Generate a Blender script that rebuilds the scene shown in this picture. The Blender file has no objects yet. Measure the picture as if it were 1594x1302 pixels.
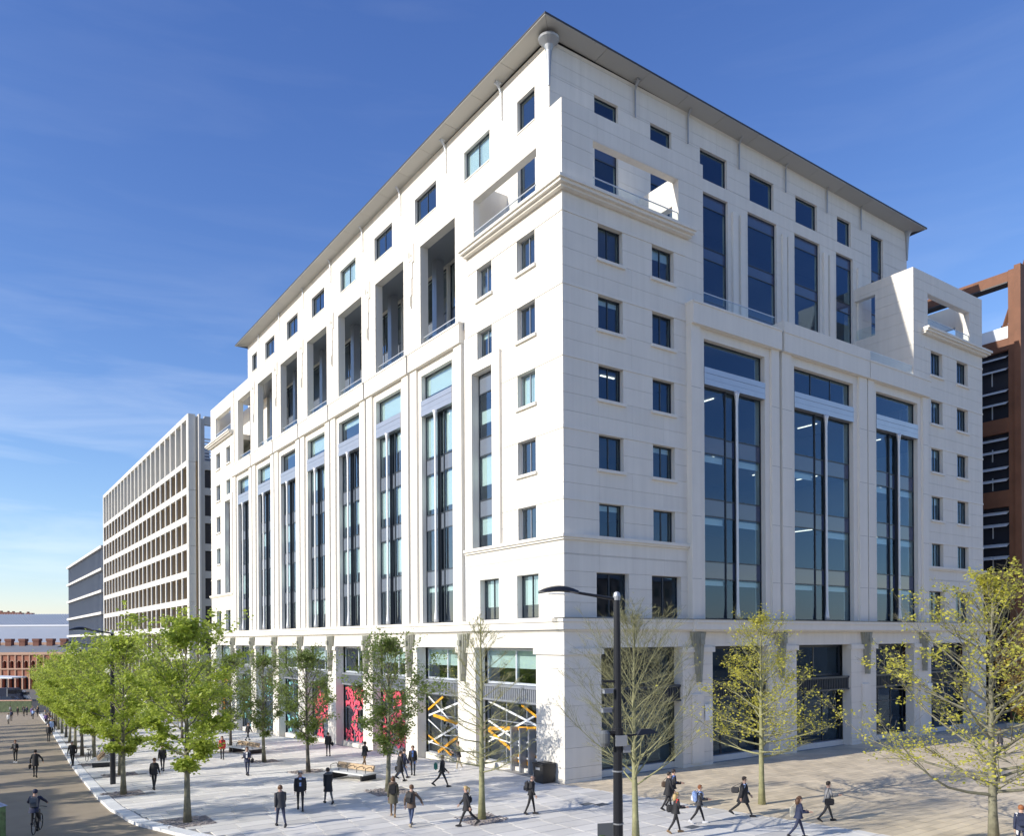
import bpy, bmesh, math, random
from mathutils import Vector, Matrix
R=math.radians
scene=bpy.context.scene
col=scene.collection
# ---------------------------------------------------------------- camera, light, exposure
cam_d=bpy.data.cameras.new('camera'); cam=bpy.data.objects.new('camera',cam_d); col.objects.link(cam)
cam.location=(-27.085,-33.987,7.8)
cam_d.sensor_fit='HORIZONTAL'; cam_d.sensor_width=36; cam_d.lens=28.312
cam_d.shift_x=0.0; cam_d.shift_y=0.2164
cam_d.clip_start=.1; cam_d.clip_end=6000
cam.rotation_mode='XYZ'
yaw=R(34.822)
mt=Matrix.Rotation(-yaw,4,'Z')@Matrix.Rotation(R(90),4,'X')@Matrix.Rotation(R(-0.328),4,'Z')
cam.rotation_euler=mt.to_euler()
scene.camera=cam
SUN_EL=25.5; SUN_AZ=173.0      # direction TOWARDS the sun, degrees from +x anticlockwise
w=bpy.data.worlds.new('World'); scene.world=w; w.use_nodes=True
nt=w.node_tree; nt.nodes.clear()
out=nt.nodes.new('ShaderNodeOutputWorld'); bg=nt.nodes.new('ShaderNodeBackground'); sky=nt.nodes.new('ShaderNodeTexSky')
sky.sky_type='NISHITA'; sky.sun_disc=False; sky.sun_elevation=R(SUN_EL); sky.sun_rotation=R(90-SUN_AZ)
sky.air_density=1.0; sky.dust_density=0.35; sky.ozone_density=3.0; sky.altitude=50
bg.inputs[1].default_value=0.134
# thin cirrus, stretched along the horizon, denser low down, all the way round
tc=nt.nodes.new('ShaderNodeTexCoord'); mp=nt.nodes.new('ShaderNodeMapping'); mp.inputs['Scale'].default_value=(1.6,1.6,11)
mp.inputs['Rotation'].default_value=(R(3),R(4),R(20))
nz=nt.nodes.new('ShaderNodeTexNoise'); nz.inputs['Scale'].default_value=2.2; nz.inputs['Detail'].default_value=7; nz.inputs['Roughness'].default_value=.55; nz.inputs['Distortion'].default_value=.5
cr=nt.nodes.new('ShaderNodeValToRGB'); cr.color_ramp.elements[0].position=.46; cr.color_ramp.elements[1].position=.78
sep=nt.nodes.new('ShaderNodeSeparateXYZ'); mr=nt.nodes.new('ShaderNodeMapRange')
mr.inputs['From Min'].default_value=0.0; mr.inputs['From Max'].default_value=.42; mr.inputs['To Min'].default_value=.42; mr.inputs['To Max'].default_value=0.03
mul=nt.nodes.new('ShaderNodeMath'); mul.operation='MULTIPLY'
mix=nt.nodes.new('ShaderNodeMix'); mix.data_type='RGBA'; mix.inputs['B'].default_value=(6.6,6.9,7.4,1)
lk=nt.links.new
lk(tc.outputs['Generated'],mp.inputs['Vector']); lk(mp.outputs[0],nz.inputs['Vector']); lk(nz.outputs[0],cr.inputs[0])
lk(tc.outputs['Generated'],sep.inputs[0]); lk(sep.outputs['Z'],mr.inputs['Value'])
lk(cr.outputs[0],mul.inputs[0]); lk(mr.outputs[0],mul.inputs[1]); lk(mul.outputs[0],mix.inputs['Factor'])
sc_=nt.nodes.new('ShaderNodeSeparateColor'); cc_=nt.nodes.new('ShaderNodeCombineColor'); lk(sky.outputs[0],sc_.inputs[0])
for i,(p_,a_) in enumerate(((1.3,.70),(1.2,.74),(.92,1.25))):     # deepen the blue evenly over the whole sky
    pw=nt.nodes.new('ShaderNodeMath'); pw.operation='POWER'; pw.inputs[1].default_value=p_; lk(sc_.outputs[i],pw.inputs[0])
    ml=nt.nodes.new('ShaderNodeMath'); ml.operation='MULTIPLY'; ml.inputs[1].default_value=a_; lk(pw.outputs[0],ml.inputs[0]); lk(ml.outputs[0],cc_.inputs[i])
lk(cc_.outputs[0],mix.inputs['A']); lk(mix.outputs['Result'],bg.inputs[0]); lk(bg.outputs[0],out.inputs[0])
sd=bpy.data.lights.new('sun','SUN'); sd.energy=3.9; sd.angle=R(.53); sd.color=(1,.94,.83)
sun=bpy.data.objects.new('sun',sd); col.objects.link(sun); sun.location=(-60,-40,60)
sv=Vector((math.cos(R(SUN_EL))*math.cos(R(SUN_AZ)),math.cos(R(SUN_EL))*math.sin(R(SUN_AZ)),math.sin(R(SUN_EL))))
sun.rotation_euler=sv.to_track_quat('Z','Y').to_euler()
vs=scene.view_settings; vs.view_transform='Standard'; vs.look='None'; vs.exposure=0.42; vs.gamma=1; vs.use_curve_mapping=False
scene.cycles.transparent_max_bounces=16

def gz(y): return 0.0 if y<6 else -.045*(min(y,160)-6)
CAM=Vector(cam.location)
# ---------------------------------------------------------------- materials
MATS={}
def newmat(name):
    m=bpy.data.materials.new(name); m.use_nodes=True; MATS[name]=m
    return m,m.node_tree,m.node_tree.nodes['Principled BSDF']
def mat(name,c,rough=.8,metal=0,var=.0,nscale=.5,bump=0,bscale=8,spec=.5,objvar=0,streak=0,island=0):
    m,t,p=newmat(name); L=t.links.new
    p.inputs['Roughness'].default_value=rough; p.inputs['Metallic'].default_value=metal; p.inputs['Specular IOR Level'].default_value=spec
    src=None
    g=t.nodes.new('ShaderNodeTexCoord')
    if var or objvar or streak or island:
        rgb=t.nodes.new('ShaderNodeRGB'); rgb.outputs[0].default_value=(*c,1)
        hsv=t.nodes.new('ShaderNodeHueSaturation'); L(rgb.outputs[0],hsv.inputs['Color'])
        val=None
        def addn(a,b):
            if a is None: return b
            x=t.nodes.new('ShaderNodeMath'); x.operation='ADD'; L(a,x.inputs[0]); L(b,x.inputs[1]); return x.outputs[0]
        if var:
            geo=t.nodes.new('ShaderNodeNewGeometry')
            n=t.nodes.new('ShaderNodeTexNoise'); n.inputs['Scale'].default_value=nscale; n.inputs['Detail'].default_value=6
            n.inputs['Roughness'].default_value=.6
            L(geo.outputs['Position'],n.inputs['Vector'])
            r=t.nodes.new('ShaderNodeMapRange'); r.inputs['From Min'].default_value=.25; r.inputs['From Max'].default_value=.75
            r.inputs['To Min'].default_value=-var; r.inputs['To Max'].default_value=var; L(n.outputs[0],r.inputs[0]); val=addn(val,r.outputs[0])
        if streak:
            geo2=t.nodes.new('ShaderNodeNewGeometry'); mm=t.nodes.new('ShaderNodeMapping'); mm.inputs['Scale'].default_value=(1.3,1.3,.07)
            L(geo2.outputs['Position'],mm.inputs['Vector'])
            n=t.nodes.new('ShaderNodeTexNoise'); n.inputs['Scale'].default_value=2.0; n.inputs['Detail'].default_value=5; L(mm.outputs[0],n.inputs['Vector'])
            r=t.nodes.new('ShaderNodeMapRange'); r.inputs['From Min'].default_value=.3; r.inputs['From Max'].default_value=.7
            r.inputs['To Min'].default_value=-streak; r.inputs['To Max'].default_value=streak; L(n.outputs[0],r.inputs[0]); val=addn(val,r.outputs[0])
        if objvar:
            oi=t.nodes.new('ShaderNodeObjectInfo'); r=t.nodes.new('ShaderNodeMapRange'); r.inputs['To Min'].default_value=-objvar; r.inputs['To Max'].default_value=objvar
            L(oi.outputs['Random'],r.inputs[0]); val=addn(val,r.outputs[0])
        if island:
            gi=t.nodes.new('ShaderNodeNewGeometry'); r=t.nodes.new('ShaderNodeMapRange'); r.inputs['To Min'].default_value=-island; r.inputs['To Max'].default_value=island
            L(gi.outputs['Random Per Island'],r.inputs[0]); val=addn(val,r.outputs[0])
        x=t.nodes.new('ShaderNodeMath'); x.operation='ADD'; x.inputs[1].default_value=1; L(val,x.inputs[0]); L(x.outputs[0],hsv.inputs['Value'])
        L(hsv.outputs[0],p.inputs['Base Color'])
    else: p.inputs['Base Color'].default_value=(*c,1)
    if bump:
        geo=t.nodes.new('ShaderNodeNewGeometry')
        n=t.nodes.new('ShaderNodeTexNoise'); n.inputs['Scale'].default_value=bscale; n.inputs['Detail'].default_value=4; L(geo.outputs['Position'],n.inputs['Vector'])
        b=t.nodes.new('ShaderNodeBump'); b.inputs['Strength'].default_value=bump; b.inputs['Distance'].default_value=.02; L(n.outputs[0],b.inputs['Height']); L(b.outputs[0],p.inputs['Normal'])
    return m
def glass(name,tint,refl,base=.10,wob=.0):
    m=bpy.data.materials.new(name); m.use_nodes=True; t=m.node_tree; t.nodes.clear(); L=t.links.new; MATS[name]=m
    o=t.nodes.new('ShaderNodeOutputMaterial'); tr=t.nodes.new('ShaderNodeBsdfTransparent'); tr.inputs[0].default_value=(*tint,1)
    gl=t.nodes.new('ShaderNodeBsdfGlossy'); gl.inputs['Roughness'].default_value=.004; gl.inputs['Color'].default_value=(*refl,1)
    fr=t.nodes.new('ShaderNodeFresnel'); fr.inputs['IOR'].default_value=1.5
    ad=t.nodes.new('ShaderNodeMath'); ad.operation='MULTIPLY_ADD'; ad.inputs[1].default_value=1.6; ad.inputs[2].default_value=base; ad.use_clamp=True
    L(fr.outputs[0],ad.inputs[0]); gb=t.nodes.new('ShaderNodeNewGeometry'); inv=t.nodes.new('ShaderNodeMath'); inv.operation='SUBTRACT'; inv.inputs[0].default_value=1; L(gb.outputs['Backfacing'],inv.inputs[1]); mb_=t.nodes.new('ShaderNodeMath'); mb_.operation='MULTIPLY'; L(ad.outputs[0],mb_.inputs[0]); L(inv.outputs[0],mb_.inputs[1]); mx=t.nodes.new('ShaderNodeMixShader'); L(mb_.outputs[0],mx.inputs[0]); L(tr.outputs[0],mx.inputs[1]); L(gl.outputs[0],mx.inputs[2]); L(mx.outputs[0],o.inputs[0])
    if wob:
        g=t.nodes.new('ShaderNodeNewGeometry'); n=t.nodes.new('ShaderNodeTexNoise'); n.inputs['Scale'].default_value=.35; L(g.outputs['Position'],n.inputs[0])
        b=t.nodes.new('ShaderNodeBump'); b.inputs['Strength'].default_value=wob; b.inputs['Distance'].default_value=.05; L(n.outputs[0],b.inputs['Height']); L(b.outputs[0],gl.inputs['Normal'])
    return m
M=MATS
mat('limestone',(.75,.715,.65),.85,var=.035,nscale=.6,bump=.12,bscale=14,objvar=.026,streak=.04,spec=.25)
mat('limestone_joint',(.42,.41,.39),.9,spec=.1)
mat('limestone_smooth',(.76,.725,.66),.85,var=.03,nscale=.8,streak=.03,spec=.25)
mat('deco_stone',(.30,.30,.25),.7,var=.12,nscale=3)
mat('alu_beam',(.42,.44,.49),.35,metal=.55,var=.05,nscale=1)
mat('silver',(.66,.67,.69),.4,metal=.3)
mat('frame_dark',(.035,.045,.06),.4)
mat('frame_grey',(.30,.32,.36),.4,metal=.3)
mat('frame_light',(.62,.66,.72),.4,metal=.3)
mat('spandrel_grey',(.15,.175,.22),.08,spec=.9)
mat('spandrel_glass',(.045,.065,.13),.05,spec=.9)
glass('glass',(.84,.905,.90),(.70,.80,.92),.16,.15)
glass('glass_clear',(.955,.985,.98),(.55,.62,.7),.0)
glass('glass_shade',(.80,.88,.90),(.30,.44,.66),.06,.15)  # copy of the glass for the shaded face, mirrored sky dimmed and blued by colour
mat('blind',(.84,.88,.86),.8)
mat('interior_ceiling',(.30,.32,.33),.9); mat('interior_floor',(.16,.16,.17),.8); mat('interior_wall',(.20,.21,.22),.9)
mat('soffit',(.44,.43,.40),.5,objvar=.04); mat('roof_edge',(.05,.05,.055),.5)
mat('roofing',(.22,.22,.23),.7)
mat('granite_paving',(.66,.635,.59),.8,var=.10,nscale=.7,objvar=.13,island=.13,bump=.1,bscale=20)
mat('tan_paving',(.66,.555,.40),.8,var=.22,nscale=.5,island=.10)
mat('bedding',(.30,.29,.27),.9)
mat('kerb_granite',(.78,.78,.77),.75,objvar=.08,var=.06,nscale=2)
mat('road_gravel',(.32,.26,.185),.85,var=.13,nscale=.7,bump=.2,bscale=30)
mat('asphalt',(.06,.06,.062),.9,var=.1)
mat('ground_far',(.17,.16,.14),.95,var=.2,nscale=.05)
mat('tree_pit',(.33,.29,.27),.95,var=.35,nscale=9)
mat('bark',(.20,.19,.13),.9,var=.35,nscale=5,bump=.5,bscale=14)
mat('bark_dark',(.11,.10,.08),.9,var=.3,nscale=6,bump=.5,bscale=14)
mat('bark_pale',(.27,.265,.14),.9,var=.3,nscale=5,bump=.4,bscale=14)
def leafmat(name,c,t2):
    m,t,p=newmat(name); L=t.links.new
    p.inputs['Roughness'].default_value=.45; p.inputs['Specular IOR Level'].default_value=.35
    g=t.nodes.new('ShaderNodeNewGeometry'); rp=t.nodes.new('ShaderNodeValToRGB')
    a=rp.color_ramp.elements; a[0].color=(c[0]*.6,c[1]*.65,c[2]*.6,1); a[1].color=(c[0]*1.35,c[1]*1.25,c[2]*1.1,1)
    L(g.outputs['Random Per Island'],rp.inputs[0]); L(rp.outputs[0],p.inputs['Base Color'])
    o=t.nodes['Material Output']; tl=t.nodes.new('ShaderNodeBsdfTranslucent'); tl.inputs[0].default_value=(*t2,1)
    mx=t.nodes.new('ShaderNodeMixShader'); mx.inputs[0].default_value=.42; L(p.outputs[0],mx.inputs[1]); L(tl.outputs[0],mx.inputs[2]); L(mx.outputs[0],o.inputs[0])
leafmat('leaf_fresh',(.30,.37,.075),(.66,.78,.13))
leafmat('leaf_mid',(.15,.21,.07),(.34,.43,.11))
leafmat('leaf_yellow',(.52,.50,.09),(.80,.78,.16))
leafmat('leaf_bronze',(.30,.22,.06),(.5,.36,.08))
leafmat('hedge_leaf',(.05,.12,.03),(.1,.25,.04))
mat('corten',(.19,.085,.048),.7,var=.22,nscale=.6,metal=.15)
mat('dark_glass_wall',(.018,.022,.035),.12)
mat('white_metal',(.75,.77,.80),.4)
mat('bronze_fin',(.46,.335,.20),.6)
mat('pale_concrete',(.70,.68,.635),.85,var=.05,nscale=.4)
mat('grey_concrete',(.50,.495,.47),.85,var=.06,nscale=.4)
mat('slate_cladding',(.085,.10,.135),.45)
mat('slate_fin',(.22,.25,.31),.45)
mat('plant_steel',(.55,.58,.62),.4,metal=.5)
mat('brick_red',(.37,.155,.10),.9,var=.2,nscale=.6)
mat('brick_pale',(.55,.36,.26),.9,var=.1)
mat('brick_dark',(.20,.09,.065),.9,var=.2,nscale=.6)
mat('slate_roof',(.20,.215,.24),.6,var=.1,nscale=.2)
mat('shed_roof',(.33,.36,.41),.6,var=.06,nscale=.1)
mat('shed_rib',(.48,.52,.57),.5)
mat('window_black',(.03,.03,.035),.3)
mat('lamp_black',(.022,.024,.03),.35,metal=.3)
mat('lamp_grey',(.35,.37,.40),.4,metal=.4)
mat('timber',(.50,.36,.22),.7,var=.15,nscale=4)
mat('plinth_granite',(.60,.61,.60),.7,var=.06,nscale=3)
mat('black_paint',(.02,.02,.022),.45)
mat('graphic_white',(.82,.84,.85),.5); mat('graphic_orange',(.85,.40,.02),.5); mat('graphic_pink',(.80,.10,.16),.5,island=.3); mat('graphic_cyan',(.25,.62,.68),.5,island=.2)
mat('graphic_amber',(.85,.32,.03),.5)
mat('sign_white',(.8,.83,.86),.5); mat('sign_green',(.12,.35,.12),.5); mat('sign_grey',(.12,.13,.14),.5)
mat('leafy_print',(.12,.20,.07),.4,var=.7,nscale=4.5); mat('silver_print',(.45,.5,.6),.25,var=.4,nscale=5)
mat('steel_gate',(.10,.10,.11),.5)
mat('tyre',(.02,.02,.02),.8)
em,et,ep=newmat('lit_strip'); ep.inputs['Emission Color'].default_value=(1,.93,.78,1); ep.inputs['Emission Strength'].default_value=2.0
# ---------------------------------------------------------------- mesh helpers
class MB:
    def __init__(s): s.v=[]; s.f=[]; s.m=[]; s.sm=False
    def box(s,x0,x1,y0,y1,z0,z1,m=0):
        if x0>x1:x0,x1=x1,x0
        if y0>y1:y0,y1=y1,y0
        if z0>z1:z0,z1=z1,z0
        b=len(s.v)
        s.v+=[(x0,y0,z0),(x1,y0,z0),(x1,y1,z0),(x0,y1,z0),(x0,y0,z1),(x1,y0,z1),(x1,y1,z1),(x0,y1,z1)]
        for q in ((0,3,2,1),(4,5,6,7),(0,1,5,4),(1,2,6,5),(2,3,7,6),(3,0,4,7)): s.f.append(tuple(b+i for i in q)); s.m.append(m)
        return s
    def quad(s,*p,m=0):
        b=len(s.v); s.v+=[tuple(q) for q in p]; s.f.append(tuple(range(b,b+len(p)))); s.m.append(m); return s
    def hexa(s,bot,top,m=0):
        b=len(s.v); n=len(bot); s.v+=[tuple(q) for q in bot]+[tuple(q) for q in top]
        s.f.append(tuple(b+i for i in reversed(range(n)))); s.m.append(m)
        s.f.append(tuple(b+n+i for i in range(n))); s.m.append(m)
        for i in range(n): s.f.append((b+i,b+(i+1)%n,b+n+(i+1)%n,b+n+i)); s.m.append(m)
        return s
    def tube(s,pts,rad,n=8,m=0,caps=True,sx=1.0):
        pts=[Vector(p) for p in pts]; b0=len(s.v); ref=None
        for i,p in enumerate(pts):
            d=(pts[min(i+1,len(pts)-1)]-pts[max(i-1,0)])
            if d.length<1e-6: d=Vector((0,0,1))
            d.normalize()
            if ref is None:
                ref=Vector((1,0,0)) if abs(d.x)<.8 else Vector((0,1,0))
            a=(ref-d*ref.dot(d)).normalized(); ref=a; c=d.cross(a)
            r=rad[i] if hasattr(rad,'__len__') else rad
            for k in range(n):
                t=2*math.pi*k/n; s.v.append(tuple(p+a*math.cos(t)*r*sx+c*math.sin(t)*r))
        for i in range(len(pts)-1):
            for k in range(n):
                a=b0+i*n+k; b=b0+i*n+(k+1)%n; s.f.append((a,b,b+n,a+n)); s.m.append(m)
        if caps:
            s.f.append(tuple(b0+k for k in reversed(range(n)))); s.m.append(m)
            e=b0+(len(pts)-1)*n; s.f.append(tuple(e+k for k in range(n))); s.m.append(m)
        return s
    def lathe(s,prof,n=16,m=0,c=(0,0)):
        b0=len(s.v)
        for r,z in prof:
            for k in range(n):
                t=2*math.pi*k/n; s.v.append((c[0]+r*math.cos(t),c[1]+r*math.sin(t),z))
        for i in range(len(prof)-1):
            for k in range(n):
                a=b0+i*n+k; b=b0+i*n+(k+1)%n; s.f.append((a,b,b+n,a+n)); s.m.append(m)
        s.f.append(tuple(b0+k for k in reversed(range(n)))); s.m.append(m)
        e=b0+(len(prof)-1)*n; s.f.append(tuple(e+k for k in range(n))); s.m.append(m)
        return s
    def mesh(s,name,mats):
        me=bpy.data.meshes.new(name); me.from_pydata(s.v,[],s.f)
        for k in (mats if isinstance(mats,(list,tuple)) else [mats]): me.materials.append(M[k])
        me.polygons.foreach_set('material_index',s.m)
        if s.sm: me.polygons.foreach_set('use_smooth',[True]*len(me.polygons))
        me.update(); return me
def obj(name,me,parent=None,loc=(0,0,0),rz=0,**pr):
    o=bpy.data.objects.new(name,me); o.location=loc
    if rz: o.rotation_euler=(0,0,rz)
    if parent is not None: o.parent=parent
    col.objects.link(o)
    for k,v in pr.items(): o[k]=v
    return o
def thing(name,label,cat,loc=(0,0,0),rz=0,group=None):
    o=obj(name,None,None,loc,rz,label=label,category=cat)
    if group: o['group']=group
    return o
CACHE={}
def cbox(w,d,h,m):
    "box centred in X, y 0..d inward, z 0..h"
    k=(round(w,3),round(d,3),round(h,3),m)
    if k not in CACHE: CACHE[k]=MB().box(-w/2,w/2,0,d,0,h).mesh('block_'+m,m)
    return CACHE[k]
# facade frames: local X along wall, local Y inward, Z up
class Fac:
    def __init__(s,kind,off): s.k=kind; s.off=off
    def loc(s,u,d,z): return (s.off-d,u,z) if s.k=='L' else (u,s.off-d,z)
    @property
    def rz(s): return -math.pi/2 if s.k=='L' else 0
    def X(s,u): return -u if s.k=='L' else u
FL=Fac('L',0.0); FR=Fac('R',0.0)
def fbox(F,name,u0,u1,d0,d1,z0,z1,m,parent,**pr):
    "d measured outwards from the facade plane"
    return obj(name,cbox(u1-u0,d1-d0,z1-z0,m),parent,F.loc((u0+u1)/2,d1,z0),F.rz,**pr)
def fmb(F,name,mb,mats,parent,u,d,z,key=None,**pr):
    if key:
        key=('fmb',)+key
        if key not in CACHE: CACHE[key]=mb().mesh(name,mats)
        me=CACHE[key]
    else: me=mb.mesh(name,mats)
    return obj(name,me,parent,F.loc(u,d,z),F.rz,**pr)
PANELS=[]
def holed(F,u0,u1,z0,z1,holes,parent,thick=.5,d=0.0,rows=None,vj=2.4,face=.06,panel=True,name='wall',cin=0):
    "core wall with openings + separate stone panels proud of it"
    c0_,c1_=u0+cin,u1-cin
    us=sorted({c0_,c1_}|{max(c0_,min(c1_,h[0])) for h in holes}|{max(c0_,min(c1_,h[1])) for h in holes})
    zs=sorted({z0,z1}|{max(z0,min(z1,h[2])) for h in holes}|{max(z0,min(z1,h[3])) for h in holes})
    inh=lambda u,z: any(h[0]<u<h[1] and h[2]<z<h[3] for h in holes)
    mb=MB(); dc=d-(face if panel else 0)
    def pt(u,dd,z): return F.loc(u,dd,z)
    nu,nz_=len(us)-1,len(zs)-1
    sol=[[not inh((us[i]+us[i+1])/2,(zs[j]+zs[j+1])/2) for j in range(nz_)] for i in range(nu)]
    fl=(F.k=='L')
    def q(*p):
        mb.quad(*(reversed(p) if fl else p))
    for i in range(nu):
        for j in range(nz_):
            if not sol[i][j]: continue
            a,b,c,e=us[i],us[i+1],zs[j],zs[j+1]; D0,D1=dc,d-thick
            q(pt(a,D0,c),pt(b,D0,c),pt(b,D0,e),pt(a,D0,e))
            q(pt(b,D1,c),pt(a,D1,c),pt(a,D1,e),pt(b,D1,e))
            if i==0 or not sol[i-1][j]: q(pt(a,D1,c),pt(a,D0,c),pt(a,D0,e),pt(a,D1,e))
            if i==nu-1 or not sol[i+1][j]: q(pt(b,D0,c),pt(b,D1,c),pt(b,D1,e),pt(b,D0,e))
            if j==0 or not sol[i][j-1]: q(pt(a,D1,c),pt(b,D1,c),pt(b,D0,c),pt(a,D0,c))
            if j==nz_-1 or not sol[i][j+1]: q(pt(a,D0,e),pt(b,D0,e),pt(b,D1,e),pt(a,D1,e))
    core=obj(name,mb.mesh(name,'limestone_smooth' if not panel else 'limestone_joint'),parent)
    if panel:
        # reveals in the pale stone: separate lining faces are the core's own; use stone on all but the front
        core.data.materials.append(M['limestone_smooth'])
        for p in core.data.polygons:
            n=p.normal; front=(n.x<-.5) if fl else (n.y<-.5)
            p.material_index=0 if front else 1
        rows=sorted(set([r for r in (rows or []) if z0<r<z1])|{z0,z1})
        g=.007
        for ri in range(len(rows)-1):
            a,b=rows[ri],rows[ri+1]
            cut=sorted({a,b}|{h[2] for h in holes if a<h[2]<b}|{h[3] for h in holes if a<h[3]<b})
            for ci in range(len(cut)-1):
                za,zb=cut[ci],cut[ci+1]; zm=(za+zb)/2
                segs=[(u0,u1)]
                for h in holes:
                    if h[2]<zm<h[3]:
                        ns=[]
                        for s0,s1 in segs:
                            if h[1]<=s0 or h[0]>=s1: ns.append((s0,s1)); continue
                            if h[0]>s0: ns.append((s0,h[0]))
                            if h[1]<s1: ns.append((h[1],s1))
                        segs=ns
                for s0,s1 in segs:
                    n=max(1,round((s1-s0)/vj)); 
                    for k in range(n):
                        p0=s0+(s1-s0)*k/n; p1=s0+(s1-s0)*(k+1)/n
                        ga=g if za==a else 0; gb=g if zb==b else 0
                        l0=.003 if k>0 else 0; l1=.003 if k<n-1 else 0
                        PANELS.append((F,p0+l0,p1-l1,d-face,d,za+ga,zb-gb,parent))
    return core
def flush_panels():
    def key(p):
        c=Vector(p[0].loc((p[1]+p[2])/2,p[4],(p[5]+p[6])/2)); return (c-CAM).length/math.sqrt(max(.05,(p[2]-p[1])*(p[6]-p[5])))
    by={}
    for p in PANELS: by.setdefault(p[7].name,[]).append(p)
    for k,ps in by.items():
        ps.sort(key=key)
        for p in ps[:300]: fbox(p[0],'stone_panel',p[1],p[2],p[3],p[4],p[5],p[6],'limestone',p[7])
        if len(ps)>300:
            mb=MB()
            for p in ps[300:]:
                a=p[0].loc(p[1],p[3],p[5]); b=p[0].loc(p[2],p[4],p[6]); mb.box(a[0],b[0],a[1],b[1],a[2],b[2])
            obj('stone_panels',mb.mesh('stone_panels','limestone'),ps[0][7],kind='stuff')
    PANELS.clear()
# ================================================================ main building
rnd=random.Random(7)
B=thing('office_building','huge white stone corner office block with tall glazed bays under a dark oversailing eave','building',(0,0,0))
LL=71.6; RL=46.4
YC=[13.76+7.34*k for k in range(7)]                      # left bays
RP=[(10.85,16.65),(19.75,26.65),(29.6,35.4)]            # right portal openings
HEADS=[30.95,27.02,23.12,19.22,15.38]
rows=[8.93]+[h-.975*k for h in HEADS for k in range(4)]+[13.3,12.4,11.5,10.65,9.8]+[32.0,32.9,33.8,34.7,35.5,36.3]
rows=sorted(set(round(r,3) for r in rows))

# ---- windows -----------------------------------------------------------------
def window(F,uc,z0,w,h,rec,cols=2,blind=0,bars=None,fm='frame_dark',name='window',gl=None,spand=(),fw=.07,lite=False,colw=None,dpt=.1):
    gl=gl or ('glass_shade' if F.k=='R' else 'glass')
    key=('win',round(w,2),round(h,2),cols,tuple(bars or ()),fm,fw)
    if key not in CACHE:
        mb=MB(); mb.box(-w/2,-w/2+fw,0,dpt,0,h); mb.box(w/2-fw,w/2,0,dpt,0,h)
        mb.box(-w/2+fw,w/2-fw,0,dpt,0,fw); mb.box(-w/2+fw,w/2-fw,0,dpt,h-fw,h)
        for i in range(1,cols):
            x=-w/2+w*i/cols; mb.box(x-fw*.45,x+fw*.45,.003,dpt-.003,fw,h-fw)
        for b in (bars or ()): mb.box(-w/2+fw,w/2-fw,.006,dpt-.006,b-.035,b+.035)
        CACHE[key]=mb.mesh('window_frame',fm)
    W=obj(name,CACHE[key],B,F.loc(uc,-rec,z0),F.rz)
    pw=(w-2*fw)/cols
    zb=[fw]+sorted(bars or [])+[h-fw]
    for i in range(cols):
        x=-w/2+fw+pw*(i+.5)
        for a,b in zip(zb[:-1],zb[1:]):
            m=(a+b)/2; sp=any(s0<=m<=s1 for s0,s1 in spand)
            obj('spandrel_pane' if sp else 'pane',cbox(pw-.01,.012,b-a-.01,('spandrel_grey' if F.k=='L' else 'spandrel_glass') if sp else gl),W,(x,.045,a+.005),0)
    if blind:
        bl=blind if isinstance(blind,(list,tuple)) else [(h-blind*h,h-fw)]
        for a,b in bl:
            obj('blind',cbox(w-.16,.02,b-a,'blind'),W,(0,.2,a),0)
    return W
def sill(F,uc,z,w,d=.14):
    fbox(F,'sill',uc-w/2-.14,uc+w/2+.14,-.2,d,z-.16,z,'limestone_smooth',B)

# ---- lower block walls ----------------------------------------------------------
ZT=37.05
small=lambda c,w,n=5:[(c-w/2,c+w/2,h-1.95,h) for h in HEADS[:n]]
# right face
cR=[(3.45,1.85),(7.6,1.8)]
holesA=[]; W=[]
for c,w_ in cR: holesA+=small(c,w_)
holesA+=[(2.3,4.75,9.0,11.5),(6.55,9.0,9.0,11.5),(2.2,8.95,32.66,35.45)]
holed(FR,0,10.1,8.93,ZT,holesA,B,rows=rows,cin=.061)
mirR=lambda hs:[(RL-b,RL-a,c,d) for a,b,c,d in hs]
holed(FR,RL-10.1,RL,8.93,ZT,mirR(holesA),B,rows=rows,cin=.061)
# upper parts of the tower walls that oversail the bays
holed(FR,10.1,11.1,28.15,ZT,[],B,rows=rows,cin=.061)
holed(FR,RL-11.1,RL-10.1,28.15,ZT,[],B,rows=rows,cin=.061)
# left face
holesL=small(3.37,1.75)+small(7.75,1.65,2)+[(6.75,9.0,13.5,24.45),(2.3,4.4,9.0,11.5),(6.3,8.4,9.0,11.5),(2.3,8.95,32.66,35.45)]
holed(FL,.062,10.05,8.93,ZT,holesL,B,rows=rows,vj=3.0)
mirL=lambda hs:[(LL-b,LL-a,c,d) for a,b,c,d in hs]
holed(FL,LL-10.05,LL,8.93,ZT,mirL(holesL),B,rows=rows,vj=3.0)
# loggia screen in the middle of the left face
log=[(y-2.38,y+2.38,28.25,35.5) for y in YC]
holed(FL,10.05,LL-10.05,28.0,ZT,log,B,thick=.62,d=-.1,rows=rows,vj=3.6)
def ss(F,uc,blo,u_mir=None):
    pass
def smallwin(F,c,w_,head,cols=2,sl=True):
    bl=rnd.choice([0,0,0,.3,.18,0] if F is FR else [0,.3,.6,.95,.2,0,.9])
    window(F,c,head-1.95,w_,1.95,.28,cols=cols,blind=bl,fm='frame_grey' if F is FL else 'frame_dark')
    if sl: sill(F,c,head-1.95,w_)
for h in HEADS:
    for c,w_ in cR:
        smallwin(FR,c,w_,h); smallwin(FR,RL-c,w_,h)
    smallwin(FL,3.37,1.75,h); smallwin(FL,LL-3.37,1.75,h)
for h in HEADS[:2]:
    smallwin(FL,7.75,1.65,h,sl=h>30); smallwin(FL,LL-7.75,1.65,h,sl=h>30)
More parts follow.
